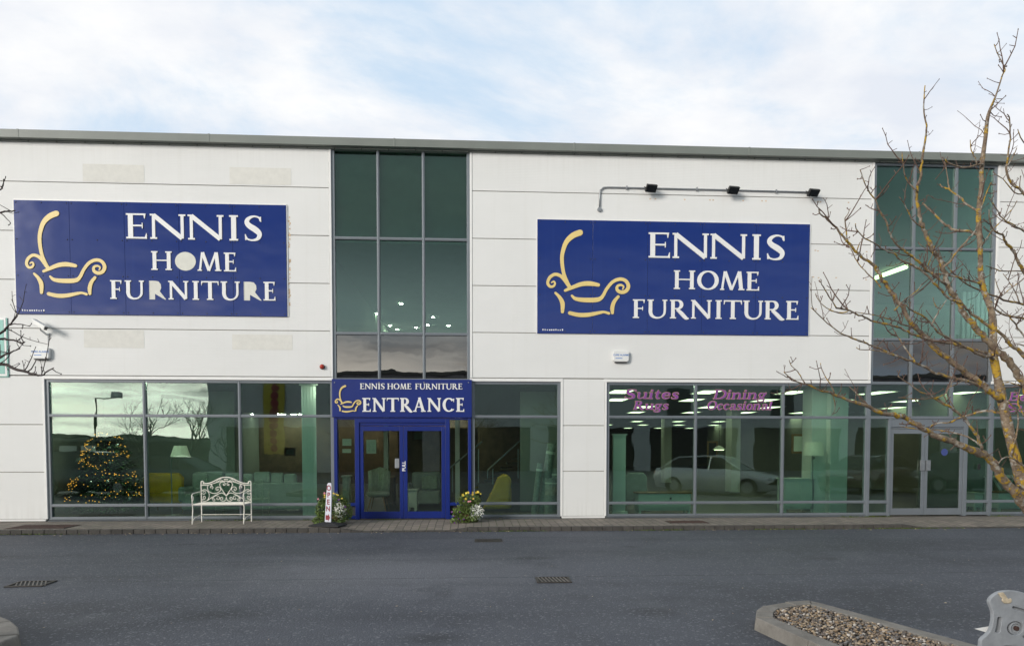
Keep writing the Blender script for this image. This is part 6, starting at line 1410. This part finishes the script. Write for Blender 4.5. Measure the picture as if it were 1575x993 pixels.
# ================================================================== ACROSS THE CAR PARK (seen in the glass)
ob = thing('opposite_unit', 'pale retail unit across the car park, seen reflected in the glass', 'building', (0, -35, 0))
XL = -19.4; m = MB(); m.box(XL, -35.0, 3.3, 46, -55, 7.1); m.build('wall', M['oppwall'], ob)
m = MB(); m.box(XL-0.2, -34.8, 7.1, 46.2, -55.2, 7.35); m.build('fascia', M['fascia'], ob)
m = MB(); m.box(XL+0.02, -35.05, 0, 46, -54.9, 3.29); m.build('shopfront', M['oppdark'], ob)
for x in (-19.3, -11.6, -3.8, 4.2, 12.0, 20.0, 28.0, 36.0): MB().box(x, -34.9, 0, x+1.3, -35.04, 3.29).build('pier', M['oppwall'], ob)
for i, x in enumerate((6.5, 14.5, 22.5)): MB().box(x, -34.93, 4.2, x+1.8, -34.999, 6.2).build('window', M['carglass'], ob)
a, b = at(405, 590, 34.9), at(437, 705, 34.9); x0, x1 = a.x, b.x
bn_ = thing('yellow_banner', 'tall yellow banner with red rounded shapes, seen reflected beside the blind', 'banner', ((x0+x1)/2, -34.8, 4)); MB().box(x0, -34.86, 1.3, x1, -34.8, 7.0).build('cloth', M['yellow'], bn_)
m = MB(); rnd = random.Random(2)
for i in range(10): z = 1.7 + i*0.55; m.lathe(((x0+x1)/2, -34.79, z), [(0.26, 0.0), (0.28, 0.02), (0.16, 0.03), (0.02, 0.03)], 10, 'y')
m.build('red_motif', M['redink'], bn_)
pg = thing('low_shed', 'long low dark outbuilding reflected behind the Christmas tree', 'outbuilding', (-34, -38, 0)); m = MB(); m.box(-52, -38, 0, -22.5, -44, 2.3); m.build('wall', M['oppdark'], pg); m = MB(); m.box(-52.2, -37.7, 2.3, -22.3, -44.3, 2.5); m.build('roof', M['fascia'], pg); m = MB()
for x in (-31.5, -30.0): m.box(x, -37.97, 0.6, x+1.2, -38.0, 1.9)
m.build('window', M['paper'], pg)
rg = MB(); N = 160; rnd = random.Random(6); prev = None
for k in range(N+1):
    x = -420 + 840*k/N; h = 5.0 + 3.5*noise.noise(Vector((x*0.012, 0, 0))) + 1.6*noise.noise(Vector((x*0.07, 3, 0))) + 0.8*noise.noise(Vector((x*0.3, 9, 0))) + max(0, x)*0.075
    rg.v += [(x, -175, -0.5), (x, -190, max(1.5, h)), (x, -330, 0.5)]
for k in range(N): s = k*3; rg.f += [(s, s+3, s+4, s+1), (s+1, s+4, s+5, s+2)]; rg.m += [0, 0]
tag(rg.build('hills', M['hill']), 'low wooded hills beyond the car park', 'hills', kind='structure')
sp_ = thing('street_lamp', 'tall dark lamp post with one arm, reflected in the first window bay', 'street lamp', (-21.9, -25, 0)); a = at(144, 612, 25); a.y = -25; b = at(181, 611, 25); zt = a.z
MB().tube([(a.x, -25, 0), (a.x, -25, 2), (a.x, -25, zt)], [0.06, 0.05, 0.04], 10).build('post', M['iron'], sp_); MB().tube([(a.x, -25, zt), (b.x-0.3, -25, zt+0.02)], 0.03, 6).build('arm', M['iron'], sp_); MB().box(b.x-0.35, -25.2, zt+0.02, b.x+0.2, -24.8, zt+0.34).build('lamp_head', M['plastic_white'], sp_, bevel=0.05)
def rand_tree(name, lab, x, y, H_, seed, spread=0.55):
    rnd = random.Random(seed); t = thing(name, lab, 'tree', (x, y, 0), 'bare trees across the car park'); tr, cr = MB(), MB()
    def grow(p, d, L, r, lev):
        k = 4; pts = [p]; q = p; dd = d
        for _ in range(k): dd = (dd + Vector((rnd.gauss(0, .12), rnd.gauss(0, .12), rnd.gauss(0.05, .08)))).normalized(); q = q + dd*L/k; pts.append(q)
        (tr if lev == 0 else cr).tube(pts, [r*(1-0.45*i/k) for i in range(k+1)], 6 if lev < 2 else 4)
        if lev >= 4: return
        for j in range((6, 4, 4, 3)[lev]):
            i = rnd.randint(2, k) if lev else rnd.randint(2, k); b = pts[i]; dv = (pts[i]-pts[i-1]).normalized(); o = dv.orthogonal().normalized(); o = (o*math.cos(j*2.4+rnd.uniform(-.6, .6)) + dv.cross(o)*math.sin(j*2.4+rnd.uniform(-.6, .6)))
            grow(b, (dv + o*rnd.uniform(0.5, 1.0)*spread*1.6 + Vector((0, 0, 0.15))).normalized(), L*rnd.uniform(0.5, 0.72), r*0.5, lev+1)
    grow(Vector((x, y, 0)), Vector((0, 0, 1)), H_*0.5, H_*0.018, 0)
    tr.build('trunk', M['twig'], t); cr.build('branches', M['twig'], t)
rand_tree('bare_tree', 'bare tree reflected at the left end of the first window', -30.5, -27, 6.4, 1); rand_tree('bare_tree', 'bare tree reflected above the Christmas tree', -21.5, -29, 5.2, 2); rand_tree('bare_tree', 'bare tree reflected beside the standing lamp shade', -17.4, -27, 5.0, 3); rand_tree('bare_tree', 'small bare tree reflected in front of the yellow banner', -13.0, -22, 3.6, 5); rand_tree('bare_tree', 'bare tree reflected right of the entrance', -0.2, -19.0, 4.9, 4); rand_tree('bare_tree', 'bare tree reflected in the right door panes', -5.0, -21.0, 4.6, 8)
def car(lab, x, y, rot, paint, L_=4.6, Hc=1.43, tail=0.3):
    t = thing('parked_car', lab, 'car', (0, 0, 0), 'cars parked out of the picture, seen in the glass'); W_ = 0.88
    S = [(-L_/2, 0.35, 0.80, 0.62), (-L_/2+0.12, 0.22, 0.95, 0.76), (-L_/2+0.7, 0.18, 1.0, 0.86), (-0.6, 0.17, 0.98, W_), (0.6, 0.17, 0.95, W_), (L_/2-0.9, 0.18, 0.88, 0.86), (L_/2-0.25, 0.2, 0.72, 0.78), (L_/2, 0.3, 0.55, 0.6)]
    m = MB()
    for sx_, zl, zh, hw in S: m.v += [(sx_, -hw*0.92, zl), (sx_, -hw, zl+0.25), (sx_, -hw*0.98, zh-0.12), (sx_, -hw*0.86, zh), (sx_, hw*0.86, zh), (sx_, hw*0.98, zh-0.12), (sx_, hw, zl+0.25), (sx_, hw*0.92, zl)]
    for i in range(len(S)-1):
        for j in range(8): m.f.append((i*8+j, i*8+(j+1) % 8, i*8+8+(j+1) % 8, i*8+8+j)); m.m.append(0)
    m.f += [tuple(range(7, -1, -1)), tuple(range(56, 64))]; m.m += [0, 0]
    def fin(o):
        o.parent = t; return o
    fin(m.build('body', M[paint], smooth=True, bevel=0.02))
    g_ = MB(); rf = [(-L_/2+tail, 0.94, 0.76), (-L_/2+tail+0.75, Hc-0.03, 0.60), (-0.1, Hc, 0.60), (0.35, Hc-0.05, 0.60), (1.15, 0.92, 0.74)]
    for sx_, z, hw in rf: g_.v += [(sx_, -hw, z), (sx_, hw, z), (sx_, -hw*1.12 if z > 1 else -hw, 0.9), (sx_, hw*1.12 if z > 1 else hw, 0.9)]
    for i in range(4): s = i*4; g_.f += [(s, s+1, s+5, s+4), (s, s+4, s+6, s+2), (s+1, s+3, s+7, s+5)]; g_.m += [0]*3
    fin(g_.build('windows', M['carglass'])); r_ = MB()
    for i in (1, 2): a0, a1 = rf[i], rf[i+1]; r_.face([(a0[0], -a0[2], a0[1]+0.012), (a0[0], a0[2], a0[1]+0.012), (a1[0], a1[2], a1[1]+0.012), (a1[0], -a1[2], a1[1]+0.012)])
    for s_ in (-1, 1):
        r_.tube([(rf[4][0]+0.03, s_*0.75, 0.92), (rf[3][0], s_*0.61, rf[3][1]), (rf[2][0], s_*0.61, rf[2][1]), (rf[1][0], s_*0.61, rf[1][1]), (rf[0][0], s_*0.77, 0.93)], 0.03, 5); r_.tube([(0.0, s_*0.62, Hc-0.03), (-0.05, s_*0.77, 0.93)], 0.03, 5)
    fin(r_.build('roof', M[paint]))
    for sx_ in (-L_*0.30, L_*0.31):
        for s_ in (-1, 1):
            wh = MB(); wh.lathe((sx_, s_*0.80, 0.32), [(0.20, -0.09), (0.32, -0.1), (0.33, 0.0), (0.32, 0.1), (0.20, 0.09)], 18, 'y'); o = fin(wh.build('wheel', M['rubber'])); rm = MB(); rm.lathe((sx_, s_*0.80, 0.32), [(0.205, -0.095), (0.19, -0.06), (0.05, -0.10), (0.05, 0.10), (0.19, 0.06), (0.205, 0.095)], 10, 'y'); ro = rm.build('rim', M['galv']); ro.parent = o
    for s_ in (-1, 1): hl = MB(); hl.ball((L_/2-0.20, s_*0.58, 0.62), 0.14, 8, (0.7, 1, 0.45)); fin(hl.build('headlight', M['bauble'])); hl = MB(); hl.ball((-L_/2+0.07, s_*0.6, 0.78), 0.12, 8, (0.4, 1, 0.8)); fin(hl.build('tail_light', M['red']))
    t.location = (x, y, 0); t.rotation_euler = (0, 0, rot)
    return t
car('silver saloon car reflected below the word Occasional', at(1105, 740, 9.6).x, -9.6, R(40), 'silver'); car('dark estate car reflected just left of the grey side doors', at(1335, 740, 10.5).x, -10.5, R(150), 'redpaint', tail=0.1); car('dark pickup style car reflected in the grey side doors', at(1470, 740, 10.2).x, -10.2, R(175), 'darkpaint', Hc=1.6, tail=0.15); car('dark car reflected behind the mustard armchair by the standing lamp', at(275, 740, 10).x, -10.0, R(8), 'darkpaint'); car('dark car reflected across the Christmas tree', at(140, 740, 10).x, -10.4, R(12), 'darkpaint', Hc=1.6, tail=0.2)
